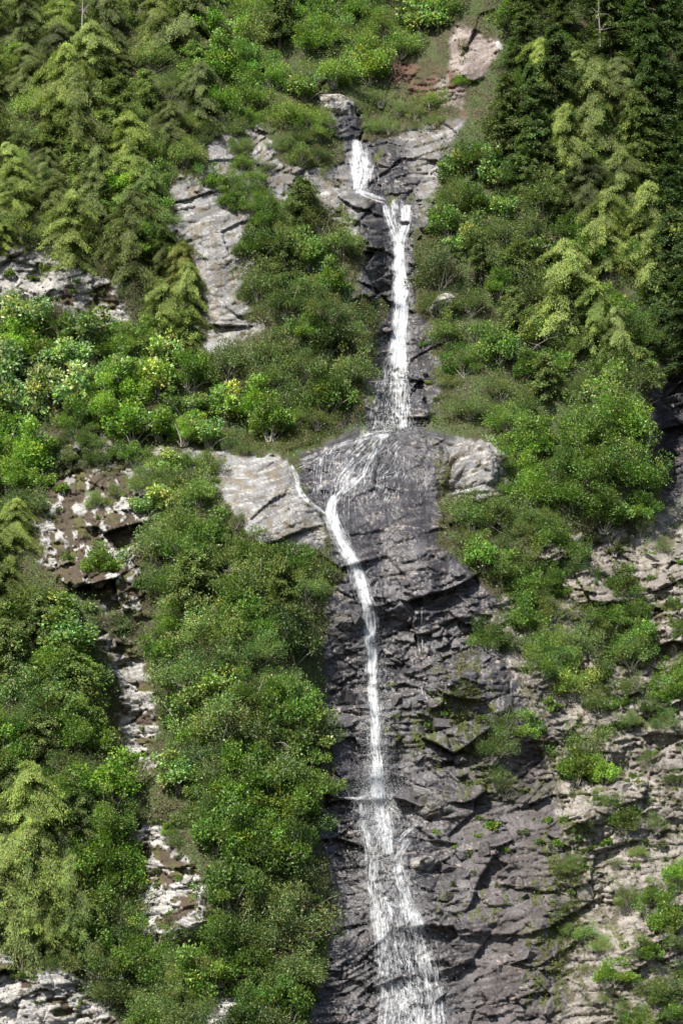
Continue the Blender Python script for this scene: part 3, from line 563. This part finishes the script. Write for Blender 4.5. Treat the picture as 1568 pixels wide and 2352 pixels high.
# -- left edge
fill([(-60,960),(90,1010),(110,1090),(90,1200),(-60,1200)], [('alder', 4, BG), ('fine', 2, OL)], 60, 'the left edge below the ledge', 24, .85, 1.15, 22)
fill([(-60,1190),(90,1190),(90,1400),(-60,1420)], [('cedar', 4, (.135, .155, .034)), ('fine', 1, OL)], 68, 'the left edge beside the brown rock', 25, .5, .75, 50)
fill([(130,1380),(320,1430),(260,1470),(290,1560),(270,1660),(310,1850),(330,1960),(220,2010),(190,1750),(120,1550)], [('alder', 6, (.052, .118, .016)), ('pale', 1, None)], 60, 'the bright thicket left of the white gully', 26, .85, 1.15, 24)
fill([(-60,1400),(120,1400),(190,1600),(190,1830),(60,1850),(-60,1860)], [('hemlock', 1, (.058, .085, .028)), ('bush_conifer', 3, (.085, .115, .036)), ('alder', 3, MG), ('fine', 2, GG)], 60, 'the dark conifers at the left edge', 27, .7, 1.1, 30)
fill([(-60,1850),(60,1850),(150,1950),(230,2120),(200,2190),(60,2170),(-60,2140)], [('cedar', 5, (.125, .150, .036))], 72, 'the cedars at the lower left edge', 28, .6, .85, 60)
fill([(120,1830),(230,1900),(250,2040),(180,2000)], [('alder', 2, MG), ('bush_conifer', 2, (.06, .085, .03))], 54, 'the dark strip above the lower cedars', 29, .6, .8, 30)
fill([(220,2020),(320,2000),(340,2130),(420,2170),(470,2260),(440,2340),(260,2310),(150,2190)], [('alder', 3, MG), ('fine', 3, (.088, .108, .032)), ('twiggy', 1, OL)], 56, 'the bushes above the lower left rocks', 30, .75, 1.05, 20)
fill([(180,1150),(270,1120),(290,1180),(200,1180)], [('fine', 1, OL)], 44, 'the top of the brown rock', 31, .35, .5, 6)
fill([(95,1000),(200,995),(290,1040),(480,1040),(480,1080),(300,1090),(110,1060)], [('fine', 3, OL), ('pale', 1, None), ('alder', 2, MG)], 44, 'the rim of the brown rock', 54, .36, .6, 12)
plant('alder', 230, 1335, .85, 'the middle of the brown rock', BG); plant('herb', 155, 1290, .8, 'the left side of the brown rock', LG); plant('herb', 145, 1130, .9, 'the upper corner of the brown rock', LG)
# -- central left thicket
fill([(340,1190),(480,1190),(560,1250),(620,1300),(740,1290),(775,1330),(745,1395),(600,1480),(450,1500),(345,1440),(350,1350),(325,1250)], [('alder', 3, MG), ('fine', 4, (.095, .118, .032)), ('bush_conifer', 1, OL), ('fine', 1, LG)], 58, 'the thicket below the pale slab', 32, .8, 1.1, 22)
fill([(360,1490),(600,1480),(740,1410),(745,1500),(745,1700),(560,1720),(380,1700),(350,1600)], [('alder', 3, MG), ('fine', 4, GG), ('twiggy', 2, (.085, .098, .045)), ('pale', 1, MG)], 60, 'the thicket left of the freefall', 33, .85, 1.15, 22)
fill([(370,1720),(560,1730),(740,1710),(740,1800),(725,1900),(740,1990),(500,1980),(430,1890),(380,1800)], [('alder', 5, (.052, .115, .018)), ('fine', 2, GG), ('pale', 1, MG)], 58, 'the thicket left of the lower splash', 34, .85, 1.15, 22)
fill([(490,1990),(745,2000),(755,2060),(745,2180),(715,2290),(690,2430),(560,2430),(560,2290),(440,2280),(430,2190),(480,2140)], [('alder', 4, (.050, .105, .018)), ('fine', 4, (.075, .095, .032)), ('twiggy', 1, BR)], 58, 'the thicket at the foot of the falls', 35, .85, 1.15, 22)
fill([(400,2270),(480,2260),(470,2400),(300,2400)], [('fine', 2, OL), ('alder', 2, MG)], 52, 'the bottom edge above the white rock', 36, .7, .9, 20)
# -- right side
fill([(1200,960),(1440,950),(1505,1080),(1490,1170),(1400,1210),(1310,1190),(1230,1100)], [('tree', 3, (.060, .120, .020)), ('alder', 3, (.060, .125, .022))], 74, 'the big rounded clump on the right slope', 37, .75, 1.0, 44)
fill([(1120,960),(1200,960),(1240,1120),(1320,1220),(1260,1240),(1180,1180),(1160,1060)], [('alder', 2, BG), ('fine', 3, MG)], 52, 'slope above the grey boulder', 38, .65, .9, 18)
fill([(1015,1160),(1160,1165),(1300,1240),(1340,1300),(1260,1370),(1170,1350),(1080,1300),(1010,1240)], [('fine', 4, (.092, .120, .030)), ('alder', 3, (.065, .13, .02)), ('twiggy', 1, OL)], 50, 'the slope below the grey boulder', 39, .65, .95, 18)
fill([(1100,1360),(1270,1370),(1340,1300),(1460,1330),(1500,1450),(1490,1540),(1400,1550),(1300,1470),(1200,1480)], [('alder', 4, MG), ('fine', 3, (.085, .115, .030)), ('herb', 1, LG)], 56, 'the bushy slope right of the dome', 40, .6, .95, 18)
fill([(1190,1480),(1300,1480),(1400,1560),(1380,1640),(1240,1640)], [('herb', 4, (.065, .14, .030)), ('fine', 2, LG)], 46, 'the herb slope right of the freefall', 41, .6, 1.0, 8)
for a in (('alder',1135,1500,.75,'the dark rock under the dome rim',MG),('fine',1120,1490,.7,'the dark rock under the dome rim',MG),('twiggy',1155,1690,1.0,'the wet rock right of the freefall',(.07,.075,.035)),('fine',1130,1740,.85,'the wet rock right of the freefall',(.075,.095,.03)),
          ('alder',1190,1700,.7,'the wet rock right of the freefall',MG),('twiggy',1345,1760,1.15,'the crag right of the freefall',(.085,.085,.055)),('alder',1320,1790,.75,'the crag right of the freefall',BG),('alder',1385,1800,.55,'the crag right of the freefall',LG),
          ('fine',1160,1830,.5,'the shelf right of the splash',OL),('herb',1125,1905,.8,'the shelf right of the splash',BG),('herb',1085,1810,.6,'the shelf right of the splash',OL),('twiggy',1150,1800,.6,'the shelf right of the splash',OL),
          ('alder',1560,1620,.8,'the right edge below the crag',BG),('alder',1600,1600,.8,'the right edge below the crag',BG),('herb',1430,1620,.9,'the crag right of the freefall',BG),('fine',1470,1520,.8,'the crag right of the freefall',MG),
          ('fine',1030,890,.45,'the wet rock beside the tall fall',OL),('fine',1000,700,.4,'the wet rock beside the tall fall',OL)): plant(*a)
fill([(1240,1870),(1330,1860),(1450,1890),(1420,1950),(1290,1960)], [('alder', 3, (.058, .125, .018)), ('herb', 2, BG)], 38, 'the green shelf on the lower right rock', 42, .45, .7, 12)
fill([(1540,2000),(1640,1950),(1640,2430),(1400,2430),(1360,2330),(1400,2210),(1450,2120)], [('alder', 3, (.062, .128, .018)), ('fine', 3, (.098, .122, .034)), ('herb', 3, BG), ('twiggy', 1, OL)], 60, 'the bushes in the lower right corner', 43, .4, .7, 18)
fill([(1270,1990),(1320,1980),(1330,2100),(1290,2180)], [('fine', 3, OL), ('herb', 2, OL)], 36, 'the mossy crack in the lower right rock', 44, .35, .5, 8)
fill([(1200,1240),(1568,1180),(1600,1600),(1500,1720),(1400,1720),(1240,1700),(1190,1480)], [('fine', 3, (.08, .11, .03)), ('herb', 4, BG), ('alder', 2, MG), ('twiggy', 1, OL)], 58, 'the broken crag on the right', 53, .35, .7, 10)
fill([(1300,1760),(1600,1730),(1600,2000),(1420,2120),(1320,2300),(1290,2000)], [('fine', 3, (.09, .115, .03)), ('herb', 4, OL), ('twiggy', 1, OL)], 62, 'the broken crag on the right', 55, .3, .6, 8)
fill([(1380,2060),(1600,1960),(1600,2400),(1330,2400)], [('fine', 4, (.098, .122, .034)), ('alder', 2, (.062, .128, .018)), ('twiggy', 2, OL)], 84, 'the scrub in the lower right corner', 56, .4, .7, 16)
# -- small plants clinging to rock
def herbs(Pl, n, zone, seed, smin=.35, smax=.8, cols=(LG, BG, OL)):
    r = random.Random(seed); xs = [p[0] for p in Pl]; ys = [p[1] for p in Pl]; k = 0
    while k < n:
        u, v = r.uniform(min(xs), max(xs)), r.uniform(min(ys), max(ys))
        if poly_sd(np.array([u]), np.array([v]), Pl)[0] > 4: plant('herb', u, v, r.uniform(smin, smax), zone, r.choice(cols), r); k += 1
herbs([(1300,1240),(1568,1180),(1568,1600),(1400,1700),(1240,1700),(1200,1500)], 26, 'the broken rock of the right slope', 1)
herbs([(880,1560),(1080,1560),(1200,1740),(1000,1760),(900,1700)], 14, 'the wet wall right of the freefall', 2, .25, .5)
herbs([(960,1880),(1250,1840),(1300,2200),(1050,2150)], 12, 'the grey wall right of the lower cascades', 3, .25, .55)
herbs([(1300,1750),(1568,1720),(1568,1980),(1330,2150)], 16, 'the pale rock at the lower right', 4, .3, .7)
herbs([(100,1100),(330,1100),(330,1400),(110,1320)], 12, 'the brown rock face', 5, .25, .5)
herbs([(270,1500),(370,1600),(350,1800),(480,2060),(400,2150),(300,1950)], 14, 'the white gully', 6, .25, .55)
herbs([(0,2200),(250,2250),(330,2352),(0,2352)], 8, 'the lower left rocks', 7, .3, .6)
herbs([(0,590),(280,660),(250,760),(0,700)], 10, 'the pale rocks at the left edge', 8, .3, .6)
herbs([(960,540),(1060,560),(1040,960),(990,960),(960,720)], 12, 'the bank right of the tall fall', 9, .35, .6)

def rim(Pl, n, zone, seed):
    r = random.Random(seed); L_ = []
    for i in range(len(Pl)): L_.append(math.dist(Pl[i], Pl[(i + 1) % len(Pl)]))
    for _ in range(n):
        i = r.choices(range(len(Pl)), L_)[0]; t = r.random(); a, b = Pl[i], Pl[(i + 1) % len(Pl)]
        pu, pv = np.array([a[0] + (b[0] - a[0]) * t]), np.array([a[1] + (b[1] - a[1]) * t])
        if poly_sd(pu, pv, DOME)[0] > -45 or poly_sd(pu, pv, FALL_ROCK)[0] > -25: continue
        plant(r.choice(('herb', 'herb', 'twiggy', 'fine')), a[0] + (b[0] - a[0]) * t + r.gauss(0, 7), a[1] + (b[1] - a[1]) * t + r.gauss(6, 7), r.uniform(.25, .55), zone, r.choice((OL, MG, BG, GG)), r)
rim(UPPER_SLAB, 26, 'the rim of the upper grey slab', 61); rim(UPPER_BAND, 14, 'the rim of the upper rock band', 62); rim(LEFT_SLAB, 18, 'the rim of the pale slab', 63)
rim(SIDE_BOULDER, 8, 'the rim of the grey boulder', 64); rim(EDGE_ROCK, 14, 'the rim of the left edge rocks', 65); rim(GULLY_B, 10, 'the rim of the lower white gully', 66); rim(FOOT_ROCK[:4], 10, 'the rim of the lower left rocks', 67)

# labels that single each plant out: kind, colour, row and place in the row of its patch
ORD = ['leftmost', 'second from left', 'third from left', 'fourth from left', 'fifth from left', 'sixth from left', 'seventh from left', 'eighth from left', 'ninth from left', 'tenth from left', 'eleventh from left', 'twelfth from left', 'thirteenth from left', 'fourteenth from left', 'fifteenth from left']
ROWS = {1: [''], 2: ['upper', 'lower'], 3: ['top', 'middle', 'bottom'], 4: ['top', 'second', 'third', 'bottom'], 5: ['top', 'second', 'middle', 'fourth', 'bottom'], 6: ['top', 'second', 'third', 'fourth', 'fifth', 'bottom']}
byz = {}
for p in PLANTS: byz.setdefault((p[0], p[1]), []).append(p)
for (z, kd), ps in byz.items():
    z = z.replace('the ', '')
    ps.sort(key=lambda p: p[3]); n = len(ps); nr = 1 if n <= 3 else 2 if n <= 8 else 3 if n <= 16 else 4 if n <= 30 else 5
    per = math.ceil(n / nr)
    for r in range(nr):
        row = sorted(ps[r * per:(r + 1) * per], key=lambda p: p[2])
        for i, p in enumerate(row):
            rw = ROWS[nr][r]; wh = ORD[i] if len(row) > 1 else 'only one'
            lab = f'{p[5]} {KIND[kd][2]}' + ('' if n == 1 else f', {wh}' if nr == 1 else f', {wh}, {rw} row') + f', {z}'
            if len(lab.split()) > 16: print('LONG', lab)
            p[4]['label'] = lab; p[4]['category'] = KIND[kd][1]; p[4]['group'] = KIND[kd][2] + 's on ' + z

# ------------------------------------------------------------------ dead wood
def dead(u, v, pts, r0, nm, label, cat='branch', spread=0, seed=0):
    r = np.random.default_rng(seed); base = pos(u, v, YS, -.6); ch = []
    p = np.array(pts, float); ch.append((p, np.linspace(r0, r0 * .35, len(p))))
    for k in range(spread):
        i = r.integers(1, len(p)); q = p[i] + unit(r.normal(size=3) + np.array((0, -.3, .5)))[None] * np.linspace(0, r.uniform(.5, 1.4), 4)[:, None]
        q[1:] += r.normal(size=(3, 3)) * .06; ch.append((q, np.linspace(r0 * .5, r0 * .2, 4)))
    vv, ff = tubes(ch, 5); o = link(nm, np_mesh(nm, vv, ff, M_DEAD), label=label, category=cat); o.location = base; return o
dead(1225, 840, [(0,-.8,0),(-.5,-1.1,.9),(.3,-1.4,1.7),(1.3,-1.5,2.3),(2.3,-1.4,2.6)], .04, 'dead_branch', 'bleached forked dead branch among shrubs on the right slope', spread=6, seed=1)
dead(1420, 790, [(0,-1.0,0),(-.9,-1.3,.3),(-1.9,-1.4,.2),(-3,-1.3,.6)], .04, 'dead_branch', 'bleached dead branch lying sideways in the right slope thicket', spread=4, seed=2)
dead(655, 1750, [(0,-.8,0),(.3,-1,.8),(-.2,-1.1,1.5)], .05, 'dead_branch', 'small pale dead twig tangle in the thicket left of the freefall', spread=6, seed=3)
dead(330, 1770, [(0,-.5,0),(.4,-.6,.8),(1.1,-.6,1.0)], .05, 'dead_branch', 'pale bare twigs at the foot of the upper white gully', spread=6, seed=4)
dead(6, 740, [(0,-.6,0),(.05,-.8,1.8),(.12,-.9,3.4)], .10, 'dead_snag', 'white broken snag leaning at the left edge before pale rock', 'snag')
dead(1475, 70, [(0,-2,0),(.05,-2,2),(0,-2,4),(.08,-2,7)], .09, 'dead_snag', 'grey bare snag standing in the dark forest at the top', 'snag', 22, 5)
dead(418, 1020, [(0,-1.2,0),(-.2,-1.4,.7),(-.6,-1.5,1.6)], .09, 'dead_snag', 'short broken stump leaning on the ledge above the brown rock', 'snag')
dead(195, 90, [(0,-3.0,0),(.02,-3,2),(-.06,-3,4),(.06,-3,6.5)], .08, 'dead_snag', 'pale bare trunk showing through the upper left forest', 'snag', 18, 6)
dead(1372, 130, [(0,-2.5,0),(.02,-2.5,2),(-.06,-2.5,4),(.06,-2.5,7.5)], .07, 'dead_snag', 'thin straight bare trunk above the sunlit cedars', 'snag', 20, 7)

# ------------------------------------------------------------------ ground cover and grass (stuff)
def scatter(polys, n, seed):
    r = np.random.default_rng(seed); u = r.uniform(-60, 1630, n * 3); v = r.uniform(-60, 2410, n * 3); ok = np.zeros(len(u), bool)
    for Pl in polys: ok |= poly_sd(u, v, Pl) > 0
    return u[ok], v[ok], r
r = np.random.default_rng(3); n = 560000
u = r.uniform(-120, 1690, n); v = r.uniform(-100, 2450, n)
den = (1 - samp(ROCK, u, v)) * sstep(.18, .42, fbm(u / 40, v / 40, 501, 3)) + .10 * sstep(.52, .62, fbm(u / 22, v / 22, 511, 3)) * samp(Ma['right'], u, v) * (2.5 + 3.5 * sstep(1900, 1650, v)) + samp(mm, u, v) * .5
ok = r.uniform(size=n) < den * .75; u, v = u[ok], v[ok]; n = len(u)
c = pos(u, v, None, 0) + np.stack([r.normal(size=n) * .1, -r.exponential(.24, n), r.exponential(.22, n)], 1)
d = unit(np.stack([r.normal(size=n), -.5 + r.normal(size=n) * .6, .3 + r.normal(size=n) * .6], 1)); nn = unit(np.stack([r.normal(size=n) * .5, -.6 + r.normal(size=n) * .4, .8 + r.normal(size=n) * .4], 1))
L = r.uniform(.09, .24, n); vv, ff = leaves(c, d, nn, L, L * .6)
hue = fbm(u / 120, v / 120, 521, 3); a = sstep(.4, .6, hue)[:, None]
tc = (np.array((.085, .105, .028)) * (1 - a) + np.array((.066, .130, .022)) * a) * r.normal(1, .25, n).clip(.4, 1.7)[:, None]
gc = link('ground_cover', np_mesh('ground_cover', vv, ff, M_LEAF, tint=np.repeat(np.concatenate([tc, np.ones((n, 1))], 1), 4, 0)), kind='stuff', label='low green ground cover carpeting the slopes between the bushes', category='ground cover'); gc.color = (1, 1, 1, 1)
GR = [[(500,960),(790,985),(760,1035),(640,1048),(480,1030)],[(830,225),(1010,225),(1010,300),(840,318)],[(812,680),(880,690),(850,800),(830,990),(805,960)],[(945,540),(1000,540),(1005,720),(965,720)],[(990,760),(1040,780),(1060,960),(990,990)],[(1010,1010),(1030,1130),(1010,1250),(1000,1200)],[(640,300),(745,280),(760,380),(700,390)],[(1040,1500),(1100,1500),(1110,1720),(1050,1720)],[(1270,1980),(1340,1980),(1320,2250),(1280,2250)],[(1010,330),(1060,330),(1050,480),(1000,500)],[(380,400),(480,380),(470,420),(385,425)],[(740,460),(830,520),(810,540),(740,500)],[(700,2150),(760,2100),(740,2300),(690,2352)],[(1050,90),(1080,90),(1080,150),(1050,150)]]
u, v, r = scatter(GR, 330000, 9); k = sstep(.36, .6, fbm(u / 18, v / 18, 531, 3)) > r.uniform(size=len(u)); u, v = u[k], v[k]; n = len(u)
c = pos(u, v, None, 0); d = unit(np.stack([r.normal(size=n) * .45, -.55 + r.normal(size=n) * .35, .55 + r.normal(size=n) * .5], 1))
L = r.uniform(.18, .5, n); vv, ff = leaves(c, d, unit(r.normal(size=(n, 3))), L, np.full(n, .05))
a = sstep(.4, .62, fbm(u / 50, v / 50, 541, 3))[:, None]; tc = (np.array((.150, .140, .045)) * (1 - a) + np.array((.105, .150, .030)) * a) * r.normal(1, .22, n).clip(.4, 1.7)[:, None]
gr = link('grass', np_mesh('grass', vv, ff, M_GRASS, tint=np.repeat(np.concatenate([tc, np.ones((n, 1))], 1), 4, 0)), kind='stuff', label='yellow green grass on the ledges and banks beside the falls', category='grass'); gr.color = (1, 1, 1, 1)

# ------------------------------------------------------------------ water
wf = link('waterfall', None, kind='structure', label='white waterfall dropping in steps down the dark rock')
wf.location = pos(870, 2352)
WOFF = np.array(wf.location)
def strands(name, paths, seed, m, step=7):
    """paths: (points [(u,v,halfwidth)], thread count, thread width m, min length fraction, stand-off m)"""
    r = np.random.default_rng(seed); VV, FF = [], []; b = 0
    for pts, cnt, tw, lmin, so in paths:
        q = np.array(pts, float); dl = np.concatenate([[0], np.cumsum(np.hypot(np.diff(q[:, 0]), np.diff(q[:, 1])))]); T = dl[-1]
        for k in range(int(cnt * 1.0)):
            ln_ = r.uniform(lmin, 1.0); s0 = r.uniform(0, 1 - ln_); n = max(4, int(T * ln_ / step)); s = np.linspace(s0, s0 + ln_, n) * T
            uu = np.interp(s, dl, q[:, 0]); vv = np.interp(s, dl, q[:, 1]); hw = np.interp(s, dl, q[:, 2])
            off = np.clip(r.normal(0, .45), -1.0, 1.0); wob = (vn(s / 40 + 91 * k, np.full(n, seed * 3.1), 7) - .5) * .55 + (vn(s / 13 + 57 * k, np.full(n, seed * 1.7), 9) - .5) * .14
            du = np.gradient(uu); dv = np.gradient(vv); g = np.hypot(du, dv) + 1e-9
            uu = uu - dv / g * hw * (off + wob); vv = vv + du / g * hw * (off + wob)
            y = np.minimum(samp(Y, uu, vv), samp(YS, uu, vv) + .15) - so * r.uniform(.4, 1.5) - .06
            y = np.convolve(np.pad(y, 2, mode='edge'), [.15, .2, .3, .2, .15], 'valid')
            d = ray(uu, vv); p = CAM + d * ((y - CAM[1]) / d[:, 1])[:, None]
            rad = tw * r.uniform(.3, 1.2) * (1.1 - .6 * abs(off)) * np.clip(np.minimum(np.linspace(0, 1, n), np.linspace(1, 0, n)) * 7 + .15, 0, 1) * (.7 + .6 * vn(s / 9 + k * 13, np.full(n, 3.3), 4))
            t = unit(np.gradient(p, axis=0)); sd_ = unit(np.cross(t, np.array((0, -1, .3)))); qn = np.cross(t, sd_)
            ring = np.stack([p + sd_ * rad[:, None], p + qn * rad[:, None] * .5, p - sd_ * rad[:, None], p - qn * rad[:, None] * .5], 1)
            VV.append(ring.reshape(-1, 3)); i = np.arange(n - 1)[:, None] * 4; j = np.arange(4)[None]; j2 = (j + 1) % 4
            FF.append((b + np.stack([i + j, i + j2, i + 4 + j2, i + 4 + j], -1)).reshape(-1, 4)); b += n * 4
    o = link(name, np_mesh(name, np.concatenate(VV) - WOFF, np.concatenate(FF), m, smooth=True), wf); return o
def veils(name, paths, seed, step=5, m=11):
    """soft sheets of falling water: (points [(u,v,halfwidth)], density, stand-off m, layers)"""
    r = np.random.default_rng(seed); VV, FF, AA = [], [], []; b = 0
    for pts, dens, so, lay_n in paths:
        q = np.array(pts, float); dl = np.concatenate([[0], np.cumsum(np.hypot(np.diff(q[:, 0]), np.diff(q[:, 1])))]); T = dl[-1]
        n = max(5, int(T / step)); s_ = np.linspace(0, T, n)
        def sm(x): return np.convolve(np.pad(x, 3, mode='edge'), np.ones(7) / 7, 'valid')
        uc = sm(np.interp(s_, dl, q[:, 0])); vc = sm(np.interp(s_, dl, q[:, 1])); hw = sm(np.interp(s_, dl, q[:, 2]))
        for l in range(lay_n):
            sh = r.uniform(0, 90); hl = hw * (1.0 + .22 * l) * (.82 + .36 * vn(s_ / 26 + sh, np.full(n, 1.5), 3)); cu = uc + (vn(s_ / 45 + sh, np.full(n, 4.5), 5) - .5) * hw * .5
            du = np.gradient(cu); dv = np.gradient(vc); g = np.hypot(du, dv) + 1e-9; a = np.linspace(-1, 1, m)
            uu = cu[:, None] - (dv / g * hl)[:, None] * a; vv = vc[:, None] + (du / g * hl)[:, None] * a
            y = np.minimum(samp(Y, uu, vv), samp(YS, uu, vv) + .1)
            for _ in range(2):
                y = np.minimum(y, np.stack([np.convolve(np.pad(y[:, k], 2, mode='edge'), np.ones(5) / 5, 'valid') for k in range(m)], 1))
            y = y - so * (.4 + .35 * l) - .03 - .07 * (1 - a ** 2)
            d = ray(uu, vv); p = CAM + d * ((y - CAM[1]) / d[..., 1])[..., None]
            al = np.concatenate([[0], np.cumsum(np.linalg.norm(np.diff(p[:, m // 2], axis=0), axis=1))]); fade = np.clip(np.minimum(s_, T - s_) / 20, 0, 1)
            at_ = np.stack([a[None] * hl[:, None] * .0385 + sh, np.repeat(al[:, None], m, 1) + sh * 3, np.repeat((1 - np.abs(a))[None], n, 0) * fade[:, None] ** .5, np.full((n, m), dens * (1 - .12 * l))], -1)
            VV.append(p.reshape(-1, 3)); AA.append(at_.reshape(-1, 4)); I_ = b + np.arange(n * m).reshape(n, m)
            FF.append(np.stack([I_[:-1, :-1], I_[1:, :-1], I_[1:, 1:], I_[:-1, 1:]], -1).reshape(-1, 4)); b += n * m
    return link(name, np_mesh(name, np.concatenate(VV) - WOFF, np.concatenate(FF), M_VEIL, attr=np.concatenate(AA), smooth=True), wf)
veils('upper_cascade', [
    ([(810,314,12),(820,340,22),(828,372,34),(836,398,36),(830,425,26),(824,452,16)], 1.0, .12, 3),
    ([(815,316,8),(818,350,14),(812,390,12),(822,440,10)], 1.0, .15, 2),
    ([(848,375,12),(866,410,14),(858,450,14)], .62, .1, 2),
    ([(818,436,14),(848,450,12),(892,464,14)], .95, .7, 3)], 1)
veils('tall_cascade', [
    ([(882,462,10),(890,500,12),(904,535,13),(915,570,14)], .98, .15, 3),
    ([(934,462,18),(936,500,16),(926,535,15),(918,570,16)], 1.05, .15, 3),
    ([(900,450,20),(912,478,36),(914,510,28),(916,560,20)], .82, .1, 3),
    ([(916,552,15),(918,640,22),(921,720,20),(918,780,24),(914,850,30)], 1.28, .2, 3),
    ([(915,790,24),(918,850,30),(922,920,30),(926,992,34)], .86, .2, 3),
    ([(908,790,16),(888,850,20),(868,900,20),(854,992,22)], .70, .15, 2),
    ([(905,830,34),(900,900,46),(898,992,52)], .62, .12, 2),
    ([(850,986,12),(900,990,14),(950,990,10)], .55, .15, 2)], 2)
veils('dome_film', [
    ([(905,990,26),(850,1002,14),(790,1018,10),(730,1044,8),(684,1058,6)], .78, .05, 2),
    ([(880,992,26),(858,1035,16),(840,1085,14),(795,1122,14),(764,1158,14)], .84, .06, 2),
    ([(870,992,40),(820,1040,40),(780,1100,36),(758,1160,20)], .74, .05, 2),
    ([(905,1000,60),(890,1060,90),(850,1150,100)], .62, .04, 2),
    ([(770,1020,40),(740,1080,40),(735,1150,30)], .66, .04, 1),
    ([(666,1062,8),(682,1096,9),(686,1130,9),(715,1158,8),(752,1184,9)], .95, .08, 2)], 3)
veils('middle_chute', [
    ([(770,1132,12),(756,1182,20),(774,1225,20),(798,1265,19),(822,1320,19),(838,1370,18),(848,1420,21),(853,1500,22)], 1.08, .14, 3),
    ([(760,1180,30),(790,1240,34),(830,1330,34),(862,1420,34)], .66, .08, 2),
    ([(862,1335,16),(874,1400,18),(872,1475,18)], .58, .1, 2), ([(862,1486,8),(884,1494,8),(908,1508,6)], .7, .1, 2),
    ([(972,1380,9),(968,1430,10),(964,1510,10)], .72, .1, 2), ([(960,1550,8),(975,1600,9),(992,1648,8)], .66, .1, 2)], 4)
veils('freefall', [
    ([(852,1470,20),(855,1540,15),(858,1620,13),(862,1700,15),(866,1770,19),(870,1840,24)], 1.08, .5, 3),
    ([(856,1560,18),(862,1680,28),(868,1790,42),(872,1870,56)], .52, .6, 3),
    ([(838,1490,14),(838,1570,12)], .6, .3, 2)], 5)
veils('lower_cascade', [
    ([(872,1818,16),(845,1822,11),(826,1836,9),(790,1834,7),(748,1838,5)], .85, .1, 2),
    ([(868,1815,26),(876,1870,28),(888,1920,24),(894,1970,20)], .92, .2, 3),
    ([(885,1840,26),(930,1868,14),(966,1888,8)], .72, .1, 2),
    ([(830,1836,12),(832,1880,15),(842,1930,16),(853,1975,20),(855,2040,22),(868,2100,26),(876,2170,32)], .80, .12, 3),
    ([(938,1840,12),(946,1895,14),(940,1940,14)], .6, .1, 2), ([(978,1878,7),(940,1905,9),(900,1944,9)], .74, .08, 2),
    ([(942,1920,14),(915,1965,15),(916,2010,20),(928,2050,24),(945,2095,28),(964,2150,34)], .80, .12, 3),
    ([(868,1790,28),(878,1850,58),(888,1990,66),(912,2110,78)], .62, .10, 3), ([(852,1962,14),(895,1976,10)], .7, .08, 1)], 6)
veils('bottom_cascade', [
    ([(870,2085,20),(882,2160,22),(888,2240,30),(895,2330,36),(900,2430,40)], .78, .12, 3),
    ([(940,2085,22),(965,2160,24),(985,2220,30),(1000,2290,32),(1012,2430,36)], .78, .12, 3),
    ([(862,2110,10),(866,2200,12),(872,2310,16)], .66, .1, 2),
    ([(905,2060,64),(928,2200,76),(945,2330,86),(952,2430,88)], .70, .12, 4),
    ([(935,2280,36),(955,2350,44),(960,2430,46)], .74, .14, 2), ([(872,2056,22),(920,2078,18),(965,2102,14)], .6, .1, 2)], 7)
veils('top_stream', [([(1136,88,10),(1146,102,13),(1152,122,11)], 1.0, .2, 3)], 9)
thr = []
rr = random.Random(4)
for k in range(26):
    u0 = rr.uniform(720, 985); v0 = 1004 + abs(u0 - 870) * .18 + rr.uniform(-4, 50); w_ = (u0 - 850) * .12
    thr.append(([(u0,v0,3),(u0+w_*.5+rr.gauss(0,6),v0+60,5),(u0+w_+rr.gauss(0,9),v0+rr.uniform(90,190),6)], 2, .012, .4, .03))
for k in range(26):
    u0 = rr.uniform(760, 930); v0 = rr.uniform(1010, 1110); thr.append(([(u0,v0,3),(u0-50,v0+rr.uniform(8,26),4),(u0-rr.uniform(70,120),v0+rr.uniform(20,60),3)], 2, .014, .5, .03))
thr += [([(905,830,34),(900,900,46),(898,992,50)], 30, .016, .2, .2), ([(910,2110,50),(935,2230,60),(955,2420,64)], 40, .012, .1, .1), ([(855,1970,20),(870,2150,24)], 14, .012, .15, .1), ([(915,1970,18),(960,2150,24)], 14, .012, .15, .1),
        ([(858,1600,16),(868,1800,30)], 26, .010, .15, .7), ([(918,620,22),(914,850,28)], 20, .014, .15, .3), ([(775,1225,18),(848,1420,18)], 16, .014, .15, .15)]
strands('trickle', thr, 11, M_WF)
r = np.random.default_rng(8); SPR = [(866,1740,20,90,6000,.7),(870,1830,45,35,4500,.5),(872,1880,34,50,3500,.4),(855,1560,16,70,1600,.5),(905,985,55,9,1600,.3),(905,930,40,60,1500,.3),(945,2330,60,50,2500,.3),(915,2120,50,80,2500,.3),(905,2000,40,60,2000,.3)]
cs = []
for u0, v0, su, sv, n, so in SPR:
    u = r.normal(u0, su, n); v = r.normal(v0, sv, n); cs.append(pos(u, v, YS, 0) + np.stack([np.zeros(n), -np.abs(r.normal(so, so * .6, n)) - .05, np.zeros(n)], 1))
c = np.concatenate(cs); n = len(c); s = r.uniform(.006, .014, n)[:, None, None]
tet = np.array([(1,1,1),(1,-1,-1),(-1,1,-1),(-1,-1,1)], float); vv = (c[:, None] + tet[None] * s * np.array((1, 1, 1.6))).reshape(-1, 3)
ff = (np.arange(n)[:, None, None] * 4 + np.array([(0,1,2),(0,3,1),(0,2,3),(1,3,2)])[None]).reshape(-1, 3)
link('spray', np_mesh('spray', vv, ff, M_SPRAY), kind='stuff', label='fine white spray drifting around the freefall and splashes', category='spray')
kc = {}
for p in PLANTS: kc[p[1]] = kc.get(p[1], 0) + 1
print('plants', kc, 'triangles', sum(len(m_.loops) - 2 * len(m_.polygons) for m_ in bpy.data.meshes))
